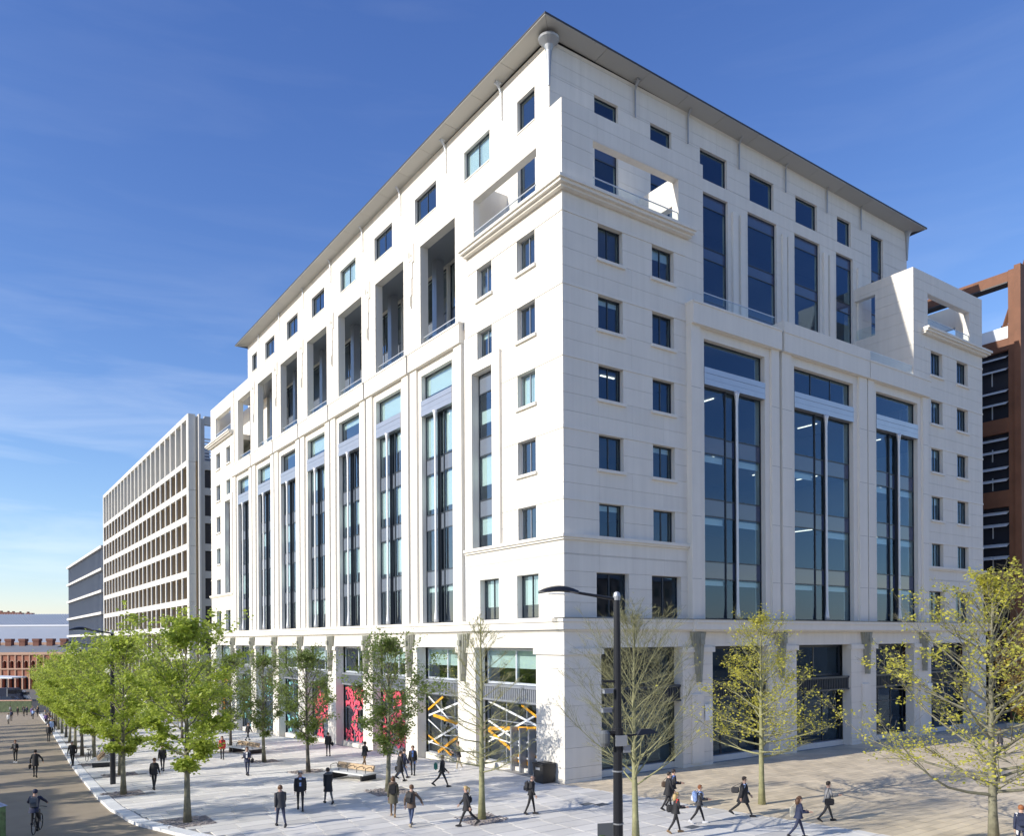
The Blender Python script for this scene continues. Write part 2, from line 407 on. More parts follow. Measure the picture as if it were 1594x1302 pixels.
for c,w_ in ((3.52,2.45),(7.78,2.45)):
    window(FR,c,9.0,w_,2.5,.35); window(FR,RL-c,9.0,w_,2.5,.35)
for c in (3.35,7.35):
    window(FL,c,9.0,2.1,2.5,.35,blind=.68,fm='frame_dark'); window(FL,LL-c,9.0,2.1,2.5,.35,blind=.5)
# strip bays in the corner blocks of the left face
for c in (7.875,LL-7.875):
    bars=[];sp=[]
    for z in (12.05,16.0,19.9,23.8):
        for q in (z-.0,): pass
    zz=[15.5-13.5+.0]
    bars=[1.9,2.95,5.8,6.9,9.7]
    bars=[1.95,3.0,5.85,6.95,9.75]
    window(FL,c,13.5,2.25,10.95,.35,cols=1,bars=[2.0,3.05,5.85,6.95,9.75],spand=[(1.95,3.1),(5.8,7.0),(9.7,10.95)],blind=[(.9,1.95),(4.0,5.8),(7.9,8.7)])
    for a,b in ((c-1.98,c-1.13),(c+1.13,c+1.98)): fbox(FL,'surround',a,b,.002,.17,13.52,24.5,'limestone_smooth',B)
    fbox(FL,'surround',c-1.98,c+1.98,.002,.17,24.5,25.2,'limestone_smooth',B)
# ledges, string courses, cornice
def band(name,z0,z1,d,ru,lu,m='limestone_smooth',d0=-.02):
    for a,b in ru: fbox(FR,name,a,b,d0,d,z0,z1,m,B)
    for a,b in lu: fbox(FL,name,a,b,d0,d,z0,z1,m,B)
for z0,z1,d in ((32.36,32.52,.62),(32.2,32.36,.5),(32.06,32.2,.3)):
    band('ledge',z0,z1,d,[(-d,9.7+d*.3),(RL-9.7-d*.3,RL+d)],[(0.003,9.7+d*.3),(LL-9.7-d*.3,LL+d)])
for z0,z1,d in ((13.32,13.5,.22),(13.2,13.32,.12)):
    band('string_course',z0,z1,d,[(-d,10.1),(RL-10.1,RL+d)],[(0.003,10.05),(LL-10.05,LL+d)])
for h in HEADS:
    q_=9.7 if h>25 else 5.8; band('string_course',h,h+.16,.035,[(-.035,9.5),(RL-9.5,RL+.035)],[(0.003,q_),(LL-q_,LL+.035)])
for z0,z1,d in ((8.74,8.93,.46),(8.32,8.74,.38),(8.2,8.32,.18)):
    band('cornice',z0,z1,d,[(-d,9.6),(RL-9.6,RL+d)],[(0.003,LL+d)],d0=-.5)
    band('cornice',z0,z1,d+.3,[(9.6,RL-9.6)],[],d0=-.5)
fbox(FR,'lead_flashing',9.6,RL-9.6,-.3,.80,8.93,8.96,'frame_dark',B)
fbox(FR,'lead_flashing',-.5,9.6,-.3,.50,8.93,8.96,'frame_dark',B); fbox(FR,'lead_flashing',RL-9.6,RL+.5,-.3,.50,8.93,8.96,'frame_dark',B)

# ---- portals ---------------------------------------------------------------------
def portal(F,uc,w,dp,top,outw,bl,inner=.45,cap=.16,dark=False,three=False):
    a,b=uc-w/2,uc+w/2; oa,ob=uc-outw/2,uc+outw/2
    zt=top-1.95
    # structure behind
    for p,q in ((oa,a-inner),(b+inner,ob)): fbox(F,'pilaster',p,q,-.6,dp,8.93,zt+.6,'limestone_smooth',B)
    for p,q in ((a-inner,a),(b,b+inner)): fbox(F,'pilaster_step',p,q,-.6,dp-.17,8.93,zt,'limestone_smooth',B)
    fbox(F,'lintel',a-inner,b+inner,-.6,dp-.17,zt,zt+.6-.003,'limestone_smooth',B)
    fbox(F,'cap_stone',oa-.03,ob+.03,-.6,dp+cap,zt+.6,top-.12,'limestone_smooth',B)
    fbox(F,'coping',oa-.06,ob+.06,-.6,dp+cap+.05,top-.12,top,'limestone_smooth',B)
    for z in (23.0,19.1,15.2,11.4):
        for p,q in ((oa,a-inner),(b+inner,ob)): fbox(F,'joint_line',p+.002,q-.002,dp-.01,dp+.004,z,z+.03,'limestone_joint',B)
    rec=.5-dp
    # transom window
    bt=23.4; tt=24.48
    window(F,uc,tt,w,zt-tt,rec,cols=3 if three else 1,blind=bl.get('t',0),fw=.06)
    # metal beam: three boards
    for k in range(3):
        z=bt+(tt-bt)*k/3; fbox(F,'beam_board',a,b+(0.0),-rec-.05,dp-.12-(.012 if k%2 else 0),z+.008,z+(tt-bt)/3-.008,'alu_beam',B)
    fbox(F,'beam_core',a+.01,b-.01,-rec-.04,dp-.19,bt+.002,tt-.002,'frame_grey',B)
    # tall glazing either side of a recessed dark joint with a slender column before it
    H=bt-9.0; bars=[]; sp=[]
    for z in (11.5,15.4,19.3):
        bars+=[z-9.0,z-9.0+1.08]; sp.append((z-9.0,z-9.0+1.08))
    sw=w*.40
    for sgn in (-1,1):
        c=uc+sgn*(w/2-sw/2); bb=[]
        for (z0,z1,fr) in bl.get('m',()):
            if rnd.random()<.85: bb.append((z0-9.0,z1-9.0))
        window(F,c,9.0,sw,H,rec,cols=1,bars=bars,spand=sp,blind=bb or 0,fw=.06)
    cw=w-2*sw
    window(F,uc,9.0,cw-.08,H,rec+.16,cols=1,bars=bars,spand=sp,fw=.05,blind=(bb or 0) if F is FL else 0)
    for sgn in (-1,1):
        u=uc+sgn*cw/2; fbox(F,'mullion_fin',u-.035,u+.035,-rec-.17,-rec+.02,9.0,bt,'frame_dark',B)
    hcol=bt-9.0
    prof=[(.16,0),(.16,.25),(.11,.7),(.09,1.1),(.085,hcol*.5),(.09,hcol-.9),(.11,hcol-.55),(.15,hcol-.25),(.21,hcol-.02)]
    k=('col',1)
    if k not in CACHE: CACHE[k]=MB().lathe(prof,14).mesh('column','silver'); CACHE[k].polygons.foreach_set('use_smooth',[True]*len(CACHE[k].polygons))
    obj('column',CACHE[k],B,F.loc(uc,-rec+.42,9.0),F.rz)
blL=[{'t':.75,'m':[(20.6,23.3,1),(16.9,19.2,1),(9.9+1.2,11.4,1)]},{'t':.8,'m':[(22.0,23.3,1),(17.2,19.2,1),(12.9,15.3,1)]},{'t':.3,'m':[(17.4,19.2,1),(13.4,15.3,1)]},
     {'t':.7,'m':[(21.6,23.3,1),(10.2,11.4,1)]},{'t':.15,'m':[(13.2,15.3,1),(17.6,19.2,1)]},{'t':.7,'m':[(17.9,19.2,1)]},{'t':.5,'m':[(13.2,15.3,1)]}]
for y,bl in zip(YC,blL): portal(FL,y,4.2,.19,28.2,7.0,bl)
for i,(a,b) in enumerate(RP):
    ow=[8.4,9.9,8.4][i]; portal(FR,(a+b)/2,b-a,.40,28.15,ow,{'t':0,'m':[(18.8,19.2,1),(14.9,15.3,1),(11.1,11.4,1)]},inner=.5,three=(i==1),cap=.22)
# taller middle portal on the right face
fbox(FR,'cap_stone',18.2,28.2,-5.0+.6,.64,28.16,28.80,'limestone_smooth',B)
# slots between portals with downpipes
ys=[YC[0]-3.67]+[ (YC[i]+YC[i+1])/2 for i in range(6)]+[YC[6]+3.67]
for y in ys:
    fbox(FL,'slot_wall',y-.2,y+.2,-.62,-.12,8.93,28.0,'limestone_smooth',B)
    obj('downpipe',(CACHE.get('dp') or CACHE.setdefault('dp',MB().tube([(0,0,0),(0,0,18)],.05,6).mesh('downpipe','frame_light'))),B,FL.loc(y,-.03,9.0))
for x in (10.2,18.15,28.25,36.2):
    fbox(FR,'slot_wall',x-.3,x+.3,-.62,-.1,8.93,28.1,'limestone_smooth',B)
# backs of the middle wall zone (between openings and slots) are covered by pilasters

# ---- loggia interiors behind the left screen ------------------------------------
B3X=3.04; B3Y=5.0; B3L=66.0; B3R=43.4
fbox(FL,'loggia_floor',10.05,LL-10.05,-B3X,-.02,27.7,28.2,'interior_wall',B)
fbox(FL,'loggia_ceiling',10.05,LL-10.05,-B3X,-.72,35.55,37.0,'frame_grey',B)
for y in ys: fbox(FL,'loggia_column',y-.32,y+.32,-2.55,-1.95,28.2,35.55,'alu_beam',B)
for y in YC:
    fbox(FL,'glass_balustrade',y-2.3,y+2.3,-.36,-.34,28.25,29.1,'glass_clear',B)
    fbox(FL,'handrail',y-2.37,y+2.37,-.38,-.32,29.1,29.14,'silver',B)
# corner terraces: floors, inner walls, balustrades
def terrace(F,u0,u1,mir):
    pass
obj('terrace_floor',MB().box(.55,10.9,.55,B3Y,31.5,32.1).box(.55,B3X,B3Y,10.0,31.5,32.1).mesh('terrace_floor','limestone_smooth'),B)
obj('terrace_floor',MB().box(RL-10.9,RL-.55,.55,B3Y,31.5,32.1).box(B3R,RL-.55,B3Y,10.0,31.5,32.1).mesh('terrace_floor','limestone_smooth'),B)
obj('terrace_floor',MB().box(.55,B3X,LL-10.0,LL-.55,31.5,32.1).box(B3X,10,B3L,LL-.55,31.5,32.1).mesh('terrace_floor','limestone_smooth'),B)
obj('terrace_floor',MB().box(10.9,RL-10.9,.2,B3Y,27.6,28.12).mesh('terrace_floor','limestone_smooth'),B)
FX=Fac('L',10.5); holed(FX,.51,B3Y,28.1,36.98,[(2.0,3.55,32.66,35.2)],B,thick=.5,d=0,panel=False,name='terrace_wall')
obj('terrace_wall',MB().box(.53,B3X,9.55,10.04,31.9,36.98).mesh('terrace_wall','limestone_smooth'),B)
FX2=Fac('L',RL-11.1); holed(FX2,.062,6.0,28.1,ZT,[(3.2,5.5,32.66,36.0)],B,thick=.5,d=0,rows=rows,name='terrace_wall')
FX3=Fac('L',RL-.5); holed(FX3,.5,10.0,8.0,ZT,[(2.0,5.0,32.66,35.2)],B,thick=.5,d=0,panel=False,name='terrace_wall')
obj('terrace_wall',MB().box(2.45,2.95,57.0,LL-.6,28.2,36.0).mesh('terrace_wall','limestone_smooth'),B)
obj('terrace_wall',MB().box(RL-9.5,RL-.5,5.6,6.1,32.1,34.9).mesh('terrace_wall','limestone_smooth'),B)
for F,a,b in ((FR,2.2,8.95),(FL,2.3,8.95),(FR,RL-8.95,RL-2.2),(FL,LL-8.95,LL-2.3)):
    fbox(F,'glass_balustrade',a-.0,b+.0,-.08,-.06,32.53,33.45,'glass_clear',B); fbox(F,'handrail',a,b,-.1,-.04,33.45,33.49,'silver',B)
for a,b in ((11.2,18.1),(28.3,RL-11.2)):
    fbox(FR,'glass_balustrade',a,b,-.1,-.08,28.15,29.2,'glass_clear',B); fbox(FR,'handrail',a,b,-.12,-.06,29.2,29.24,'silver',B)
FS=Fac('L',RL-11.1); fbox(FS,'glass_balustrade',3.2,5.5,-.2,-.18,32.68,33.6,'glass_clear',B)

# ---- upper set-back block ---------------------------------------------------------
UZ=44.50; U_L=Fac('L',B3X); U_R=Fac('R',B3Y)
urows=[28.1+.95*k for k in range(1,18)]
uwl=[(7.45,1.9),(13.3,3.3),(20.7,3.4),(28.1,3.4),(35.5,3.5),(42.9,3.4),(50.3,3.4),(57.7,3.3),(63.4,1.9)]
hl=[(c-w_/2,c+w_/2,40.45,42.5) for c,w_ in uwl]+[(y-3.55,y+3.55,28.3,35.45) for y in YC]+[(6.5,8.4,32.1,39.4)]
holed(U_L,B3Y+.062,B3L,28.1,UZ,hl,B,rows=[r for r in urows if r>36],vj=3.7)
for c,w_ in uwl:
    window(U_L,c,40.45,w_,2.05,.22,cols=2 if w_>2 else 1,blind=[0,.0,0,.85,0][rnd.randrange(5)] if c!=13.3 else .8)
    fbox(U_L,'sill',c-w_/2,c+w_/2,-.2,.05,40.37,40.45,'limestone_smooth',B)
window(U_L,7.45,32.1,1.9,7.3,.25,cols=1,bars=[3.6,4.6])
for y in YC: window(U_L,y,28.3,7.1,7.15,.2,cols=4,bars=[2.9,3.9],spand=[(2.9,3.9)],blind=[(1.2,2.9)] if rnd.random()<.6 else 0)
uwr=[(7.66,2.03),(12.58,2.0),(17.85,2.85),(23.2,2.8),(28.7,2.8),(33.8,1.95)]
usr=[(7.66,2.03),(12.58,2.0),(17.85,3.0),(23.25,3.4),(28.8,3.3),(33.85,2.4)]
hr=[(c-w_/2,c+w_/2,40.4,42.5) for c,w_ in uwr]+[(c-w_/2,c+w_/2,28.15,39.5) for c,w_ in usr]+[(37.75,39.6,28.15,42.4)]
holed(U_R,B3X,B3R,28.1,UZ,hr,B,rows=urows+[40.4,42.5,39.5],vj=2.6,cin=.061)
for c,w_ in uwr: window(U_R,c,40.4,w_,2.1,.2,cols=1,fw=.05)
tz=[3.75-.0,0]
sb=[2.9,3.75,6.75,7.55,10.45]; sps=[(2.9,3.75),(6.75,7.55),(10.45,11.4)]
for c,w_ in usr: window(U_R,c,28.15,w_,11.35,.2,cols=1,bars=sb,spand=sps,fw=.05)
window(U_R,38.68,28.15,1.85,14.25,.2,cols=1,bars=sb+[11.3],spand=sps,fw=.05)
for a,b in ((14.5,15.35),(19.75,20.25),(20.6,21.1),(25.5,26.0),(26.2,26.75),(30.8,31.3),(31.6,32.2),(35.6,36.1)):
    fbox(U_R,'pilaster',a,b,.002,.16,28.12,38.9,'limestone_smooth',B)
for x0,y0,x1,y1 in ((B3R-.5,B3Y+.5,B3R,B3L),(B3X+.5,B3L-.5,B3R-.5,B3L)):
    obj('wall',MB().box(x0,x1,y0,y1,8,UZ).mesh('wall','limestone_smooth'),B)
obj('wall',MB().box(RL-.6,RL,10.0,LL,-3.4,ZT).box(.6,RL-.6,LL-.6,LL,-3.4,ZT).mesh('wall','limestone_smooth'),B)
# eaves: sloped soffit panels, thin dark edge, roof
o_=1.2; zi=44.66; zt=44.90
def soffit(F,u0,u1,c0,c1):
    n=max(1,round((u1-u0)/3.65))
    for k in range(n):
        a=u0+(u1-u0)*k/n; b=u0+(u1-u0)*(k+1)/n; g=.012
        oa=a-(o_ if (k==0) else 0); ob=b+(o_ if (k==n-1) else 0)
        ta,tb=(a-u0)/(u1-u0),(b-u0)/(u1-u0)
        pts=[F.loc(a+g,0,zi-.6*ta),F.loc(b-g,0,zi-.6*tb),F.loc(ob-g,o_,zt-.16-.5*tb),F.loc(oa+g,o_,zt-.16-.5*ta)]
        top=[(p[0],p[1],p[2]+.05) for p in pts]
        if F.k=='L': pts=pts[::-1]; top=top[::-1]
        obj('soffit_panel',MB().hexa(pts,top).mesh('soffit_panel','soffit'),B)
soffit(U_R,B3X,B3R,0,0); soffit(U_L,B3Y,B3L,0,0)
ro=MB(); x0,x1,y0,y1=B3X-o_,B3R+o_,B3Y-o_,B3L+o_
q_=[(x0-.03,y0-.03,zt),(x1+.03,y0-.03,zt-.5),(x1+.03,y1,zt-.55),(x0-.03,y1,zt-.5)]; ro.hexa([(a,b,c-.11) for a,b,c in q_],q_)
ro.hexa(q_,[(x0+9,y0+9,zt+.9),(x1-9,y0+9,zt+.9),(x1-9,y1-9,zt+.9),(x0+9,y1-9,zt+.9)],1)
obj('roof',ro.mesh('roof',['roof_edge','roofing']),B)
# flared downpipes under the eave
def fdp():
    mb=MB(); mb.tube([(0,0,0),(0,0,1.75),(0,-.12,2.05),(0,-.3,2.3)],[.05,.06,.08,.13],8); mb.box(-.16,.16,-.42,-.05,2.28,2.42); return mb
CACHE['fdp']=fdp().mesh('eave_downpipe','lamp_grey'); CACHE['fdpl']=fdp().mesh('eave_downpipe','frame_light')
for u in (10.1,15.1,20.5,25.95,31.3,36.1): obj('eave_downpipe',CACHE['fdp'],B,U_R.loc(u,.12,42.25),U_R.rz)
for u in ys: obj('eave_downpipe',CACHE['fdpl'],B,U_L.loc(u,.12,42.25),U_L.rz)
for x,y in ((B3X-.02,B3Y-.02),(B3R+.02,B3Y-.02)):
    obj('corner_hopper',MB().lathe([(.06,-2.1),(.14,-.6),(.2,0),(.3,.3),(.62,.62),(.66,.72),(.6,.8)],18,c=(0,0)).mesh('corner_hopper','lamp_grey'),B,(x-.05,y-.05,43.7))
for u in ys[1:-1]: fbox(U_L,'wall_slot',u+1.25,u+1.33,.0,.012,40.3,43.0,'limestone_joint',B)

# ornaments on the piers of the loggia screen
def orn():
    mb=MB()
    mb.box(-.42,.42,-.08,0,2.6,3.9); mb.box(-.30,.30,-.12,-.08,2.75,3.75); mb.box(-.2,.2,-.08,0,1.5,2.6); mb.box(-.12,.12,-.1,0,.3,1.5); mb.box(-.06,.06,-.12,-.02,-.6,.3); mb.box(-.2,-.1,-.15,-.12,3.0,3.4,1)
    mb.box(.1,.2,-.15,-.12,3.0,3.15,1); mb.box(-.04,.04,-.14,-.12,-.5,.2,1)
    return mb
CACHE['orn']=orn().mesh('ornament',['limestone_smooth','deco_stone'])
for u in ys[1:-1]: obj('ornament',CACHE['orn'],B,FL.loc(u,-.1,32.2),FL.rz)

# ---- ground storey ---------------------------------------------------------------
grows=[.2,.82,1.89,3.07,4.18,5.25,6.19,7.16]
gR=[(2.5,8.95),(11.6,17.0),(20.0,26.4),(29.6,34.9),(37.45,43.9)]
gL=[(2.42,8.8)]+[(y-2.78,y+2.78) for y in YC]+[(LL-8.8,LL-2.42)]
holed(FR,-.12,RL+.12,-.3,8.2,[(a,b,-.3,7.3) for a,b in gR],B,thick=.7,d=.12,rows=grows,vj=2.6,cin=.061)
holed(FL,-.055,LL,-4.0,8.2,[(a,b,-4.0,7.3) for a,b in gL],B,thick=.7,d=.12,rows=[-3,-2,-1]+grows,vj=2.6)
# capital bands on piers
def piers(g,L):
    e=[-.12]+[x for ab in g for x in ab]+[L+.12]; return [(e[i],e[i+1]) for i in range(0,len(e),2)]
for a,b in piers(gR,RL): fbox(FR,'capital',a-(.1 if a<0 else .12),b+.12,-.2,.24,6.95,7.28,'limestone_smooth',B)
for a,b in piers(gL,LL): fbox(FL,'capital',(a if a>0 else a+.13)-.1,b+.12,-.2,.24,6.95,7.28,'limestone_smooth',B)
def bracket():
    mb=MB()
    for k,(w_,dd,zb_) in enumerate(((.62,.20,2.45),(.48,.27,2.2),(.34,.33,1.3),(.22,.38,.75),(.11,.43,.25))):   # nested ribs stepping out and down
        mb.hexa([(-w_*.72,-dd*.8,zb_),(w_*.72,-dd*.8,zb_),(w_*.72,0,zb_),(-w_*.72,0,zb_)],[(-w_,-dd,3.32-.02*k),(w_,-dd,3.32-.02*k),(w_,0,3.32-.02*k),(-w_,0,3.32-.02*k)])
    mb.box(-.16,.16,-.5,-.42,2.55,2.9)
    return mb
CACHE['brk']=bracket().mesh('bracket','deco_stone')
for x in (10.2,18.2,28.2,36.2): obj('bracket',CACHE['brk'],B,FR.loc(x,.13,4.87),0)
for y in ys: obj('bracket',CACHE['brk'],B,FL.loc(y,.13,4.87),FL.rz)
for x in (10.2,18.2,28.2,36.2): fbox(FR,'pier_strip',x-.5,x+.5,.122,.22,.2,4.4,'limestone_smooth',B)
# fillings
def shop(F,a,b,zb,front,rec=.75,deco=None,door=False,k=0):
    c=(a+b)/2; w_=b-a
    n=2
    window(F,c,5.05,w_,2.2,rec,cols=n,fm='frame_light' if F is FL else 'frame_dark',fw=.14,blind=.55 if (F is FL and rnd.random()<.5) else 0,dpt=.2)
    key=('louv',round(w_,2))
    if key not in CACHE:
        mb=MB().box(-w_/2,w_/2,.02,.5,0,1.0).box(-w_/2,w_/2,-.06,.02,.86,1.0).box(-w_/2,w_/2,-.06,.02,0,.12)
        x=-w_/2+.12
        while x<w_/2-.1: mb.box(x,x+.05,-.04,.02,.12,.86); x+=.2
        CACHE[key]=mb.mesh('spandrel','frame_grey' if F is FL else 'frame_dark')
    obj('spandrel',CACHE[key],B,F.loc(c,-rec+(.3 if F is FL else .72),4.02),F.rz)
    fbox(F,'stall_riser',a,b,-rec-.2,-rec+.25,zb-.3,zb+.32,'limestone_smooth',B)
    W_=window(F,c,zb+.32,w_,4.0-zb-.32,rec,cols=3,bars=[2.55-zb*.3],fm='frame_grey' if F is FL else 'frame_dark',fw=.09)
    hh=4.0-zb-.32
    if deco=='stripes':
        r2=random.Random(k+3)
        def stripe(p,q,t,m,kk):
            d=Vector(q)-Vector(p); n_=Vector((-d.y,d.x)).normalized()*t/2
            P_=[(p[0]+n_.x,p[1]+n_.y),(q[0]+n_.x,q[1]+n_.y),(q[0]-n_.x,q[1]-n_.y),(p[0]-n_.x,p[1]-n_.y)]
            yy=-.012-.006*kk
            obj('window_graphic',MB().hexa([(x,yy,z) for x,z in P_],[(x,yy-.004,z) for x,z in P_]).mesh('window_graphic',m),W_)
        hw=w_/2-.1
        L_=[((-hw,hh*.98),(hw,hh*.62),.13,'graphic_white'),((-hw,hh*.30),(hw,hh*.95),.12,'graphic_white'),((-hw,hh*.52),(hw*.75,hh*.64),.22,'graphic_orange'),
            ((-hw,hh*.50),(hw*.5,hh*.03),.2,'graphic_orange'),((-hw,hh*.66),(hw,hh*.15),.14,'graphic_white'),((-hw*.2,hh*.02),(hw,hh*.28),.14,'graphic_orange'),
            ((-hw,hh*.40),(hw*.1,hh*.33),.09,'graphic_white'),((hw*.1,hh*.33),(hw,hh*.55),.09,'graphic_white'),((hw*.2,hh*.97),(hw,hh*.72),.15,'graphic_orange'),((-hw*.2,hh*.12),(hw,hh*.18),.1,'graphic_white')]
        if k: L_=[((-p[0],p[1]),(-q[0],q[1]),t,m) for p,q,t,m in L_]
        for kk,(p,q,t,m) in enumerate(L_): stripe(p,q,t,m,kk)
    elif deco in('pink','cyan','amber'):
        r2=random.Random(k*5+1); mb=MB(); n_={'pink':370,'cyan':120,'amber':140}[deco]
        for i in range(n_):
            x=r2.uniform(-w_/2+.1,w_/2-.1); z=r2.uniform(.1,hh-.1)
            if math.sin(x*2.1+k)+math.cos(z*1.7+k*2)<-.9+r2.random()*.6: continue
            a_=r2.uniform(0,3.14); l=r2.uniform(.1,.28); t=l*r2.uniform(.3,.6)
            ca,sa=math.cos(a_),math.sin(a_); yy=-.012-.0005*(i%20)
            mb.quad(*[(x+ca*p-sa*q,yy,z+sa*p+ca*q) for p,q in ((-l,0),(-l*.3,-t),(l*.5,-t*.8),(l,0),(l*.4,t),(-l*.4,t*.9))])
        obj('window_graphic',mb.mesh('window_graphic','graphic_'+deco),W_,kind='stuff')
    if door:
        for x in (-.9,.0,.9):
            fbox(F,'door_post',c+F.X(1)*0+x-1.0-.07,c+x-1.0+.07,-rec+.02,-rec+.5,zb,zb+2.7,'frame_grey',B)
for i,(a,b) in enumerate(gL):
    c=(a+b)/2; zb=min(gz(a),gz(b))
    shop(FL,a,b,zb,0,deco=['stripes','stripes','pink','pink','pink','cyan','cyan','cyan','amber'][i],door=(i==0),k=i)
for i,(a,b) in enumerate(gR): shop(FR,a,b,0.0,0,rec=.8,k=i)
# signs on right face piers
for u in (10.9,):
    pass

# ---- interiors: floors, ceilings, core --------------------------------------------
inn=MB(); cei=MB()
for z in (4.55,8.45,12.35,16.25,20.15,24.0,27.75):
    inn.box(.95,40,.95,LL-1,z-.05,z+.12); 
    cei.box(.95,40,.95,LL-1,z-.4,z-.05)
obj('floor_slabs',inn.mesh('floor_slabs','interior_floor'),B); obj('ceilings',cei.mesh('ceilings','interior_ceiling'),B)
inn=MB(); cei=MB()
for z in (31.7,35.6,39.7):
    inn.box(B3X+.75,B3R-.7,B3Y+.75,B3L-.7,z-.05,z+.12); cei.box(B3X+.75,B3R-.7,B3Y+.75,B3L-.7,z-.4,z-.05)
cei.box(B3X+.55,B3R-.5,B3Y+.55,B3L-.5,43.4,44.1)
obj('floor_slabs',inn.mesh('floor_slabs','interior_floor'),B); obj('ceilings',cei.mesh('ceilings','interior_ceiling'),B)
co=MB().box(9,38,9,62,-.5,44.0)
for y in ys[::2]: co.box(1.2,9,y-.1,y+.1,-3,28)
for x in (10.2,28.2): co.box(x-.1,x+.1,1.2,9,0,28)
co.box(B3X+1,9,36,36.2,28,44)
obj('interior_core',co.mesh('interior_core','interior_wall'),B)
li=MB()
for z in (8.05,11.95,15.85,19.75,23.6,27.35):
    for x in (11.8,14.0,21,25.2,31.0,33.6):
        if rnd.random()<.7: li.box(x,x+.08,1.8,3.4+rnd.random(),z-.07,z-.03)
    for x in (3.2,4.8,7.0,8.4):
        if rnd.random()<.3: li.box(x,x+1.1,2.4,2.5,z-.07,z-.03)
for z in (31.3,35.2,43.3):
    for x in (7.5,17.3,23,28.4,34): 
        if rnd.random()<.5: li.box(x,x+.08,B3Y+1.5,B3Y+3.0,z-.07,z-.03)
obj('ceiling_lights',li.mesh('ceiling_lights','lit_strip'),B)
# canopy over street door in bay 1 left of the corner and wall signs
obj('wall_sign',MB().box(10.75,11.35,-.30,-.24,2.75,3.75).mesh('wall_sign','sign_white'),B)
obj('wall_sign',MB().box(36.6,37.3,-.30,-.24,3.2,4.1).mesh('wall_sign','sign_white'),B)
flush_panels()
# ================================================================ ground, road, paving
def kx(y):   # kerb line (road edge) x as a function of y
    pts=[(-30,2.0),(-22,-5.5),(-14,-12.0),(-7,-16.6),(0,-19.4),(4,-20.75),(8,-21.0),(13,-20.9),(24,-20.4),(34,-19.9),(56,-18.5),(99,-15.8),(130,-14.2),(160,-12.4),(200,-11)]
    if y<=pts[0][0]: return pts[0][1]
    for (a,b),(c,d) in zip(pts,pts[1:]):
        if y<=c: return b+(d-b)*(y-a)/(c-a)
    return pts[-1][1]
def strip(name,xs,ys_,dz,m,**pr):
    mb=MB(); mb.sm=False
    for i in range(len(ys_)-1):
        a,b=ys_[i],ys_[i+1]; x0,x1=xs(a); u0,u1=xs(b)
        mb.quad((x0,a,gz(a)+dz),(x1,a,gz(a)+dz),(u1,b,gz(b)+dz),(u0,b,gz(b)+dz))
    return obj(name,mb.mesh(name,m),None,kind='structure',**pr)
YS=[-3000,-400,-100,-40]+list(range(-30,7,2))+[6]+list(range(8,160,4))+[160,220,400,3000]
YS=sorted(set(YS))
strip('ground',lambda y:(-4000,4000),YS,-.20,'ground_far')
strip('road',lambda y:(-34 if y>-30 else -60,kx(y)+.1),[y for y in YS if -100<=y<=220],-.12,'road_gravel')
strip('cross_street',lambda y:(-160,80),[166,180,200],-.15,'asphalt')
strip('pavement',lambda y:(kx(y)+.4,.0 if y>0 else .0),[y for y in YS if -40<=y<=160],-.03,'bedding')
PV=bpy.data.objects['pavement']
strip('forecourt',lambda y:(-.6,90),[y for y in YS if -40<=y<=6],-.035,'bedding')
FC=bpy.data.objects['forecourt']
strip('side_street',lambda y:(46.5,51.9),[6,40,80,120,160],-.04,'asphalt')
rp=random.Random(3)
def edge(y): return -.3-.2*0 + (3.3*(-y/16.0) if y<0 else 0)      # border between granite and tan paving
slabs=[]
y=-26.0; row=0
while y<84:
    h=.9; off=(row%3)*.5
    x=kx(y)+.62
    x0=x
    first=True
    while x0<edge(y)-.05:
        wd=1.5 if not first else .6+off
        x1=min(x0+wd,edge(y)-.02)
        if x1-x0>.15: slabs.append((x0,x1,y,y+h))
        x0=x1; first=False
    y+=h; row+=1
pits=[]   # tree pits cut out of the paving, filled later
def slab(mb,x0,x1,y0,y1,g=.016,t=.06,top=.0):
    j=rp.uniform(-.0025,.0025)
    z0,z1=gz(y0)+top+j,gz(y1)+top+j
    mb.hexa([(x0+g,y0+g,z0-t),(x1-g,y0+g,z0-t),(x1-g,y1-g,z1-t),(x0+g,y1-g,z1-t)],[(x0+g,y0+g,z0),(x1-g,y0+g,z0),(x1-g,y1-g,z1),(x0+g,y1-g,z1)])
TREES=[ # x,y,kind,height-scale,rot
 (-18.79,2.49,'F',1.0),(-19.67,12.75,'G',.95),(-18.3,22.5,'F',.96),(-18.6,31.5,'G',.95),(-18.4,40,'H',.95),(-17.9,49,'F',.95),(-17.4,58,'G',.95),(-16.8,67,'H',.95),(-16.3,76,'F',.95),
 (-15.8,85,'G',.95),(-15.2,94,'H',.95),(-14.6,103,'F',.95),(-14.0,113,'G',.95),(-13.4,124,'H',.95),
 (-8.69,3.72,'D',1.0),(-8.98,14.23,'E',.92),(-9.06,22.62,'D',.95),(-8.6,32.5,'E',.95),(-8.4,42,'D',.95),(-8.0,52,'E',.95),(-7.6,63,'D',.95),(-7.2,74,'E',.95),
 (-8.23,-4.51,'N',1.0),(-6.14,-11.91,'O',1.0),(4.04,-9.67,'Y',1.0),(5.04,-19.45,'Z',1.0),(30.5,-10.5,'X',.95)]
PIT=[(t[0],t[1]) for t in TREES if t[1]<60 and t[0]<3]
def inpit(s): 
    return any(px-.85<(s[0]+s[1])/2<px+.85 and py-.85<(s[2]+s[3])/2<py+.85 for px,py in PIT)
slabs=[s for s in slabs if not inpit(s)]
slabs.sort(key=lambda s:abs((s[0]+s[1])/2-(-8))*.5+abs(s[2]+4))
def infr(s):
    return s[2]>-16 and s[2]>-12-1.0*(s[0]+20)*0.3
near=[s for s in slabs if infr(s)][:300]; ns=set(near)
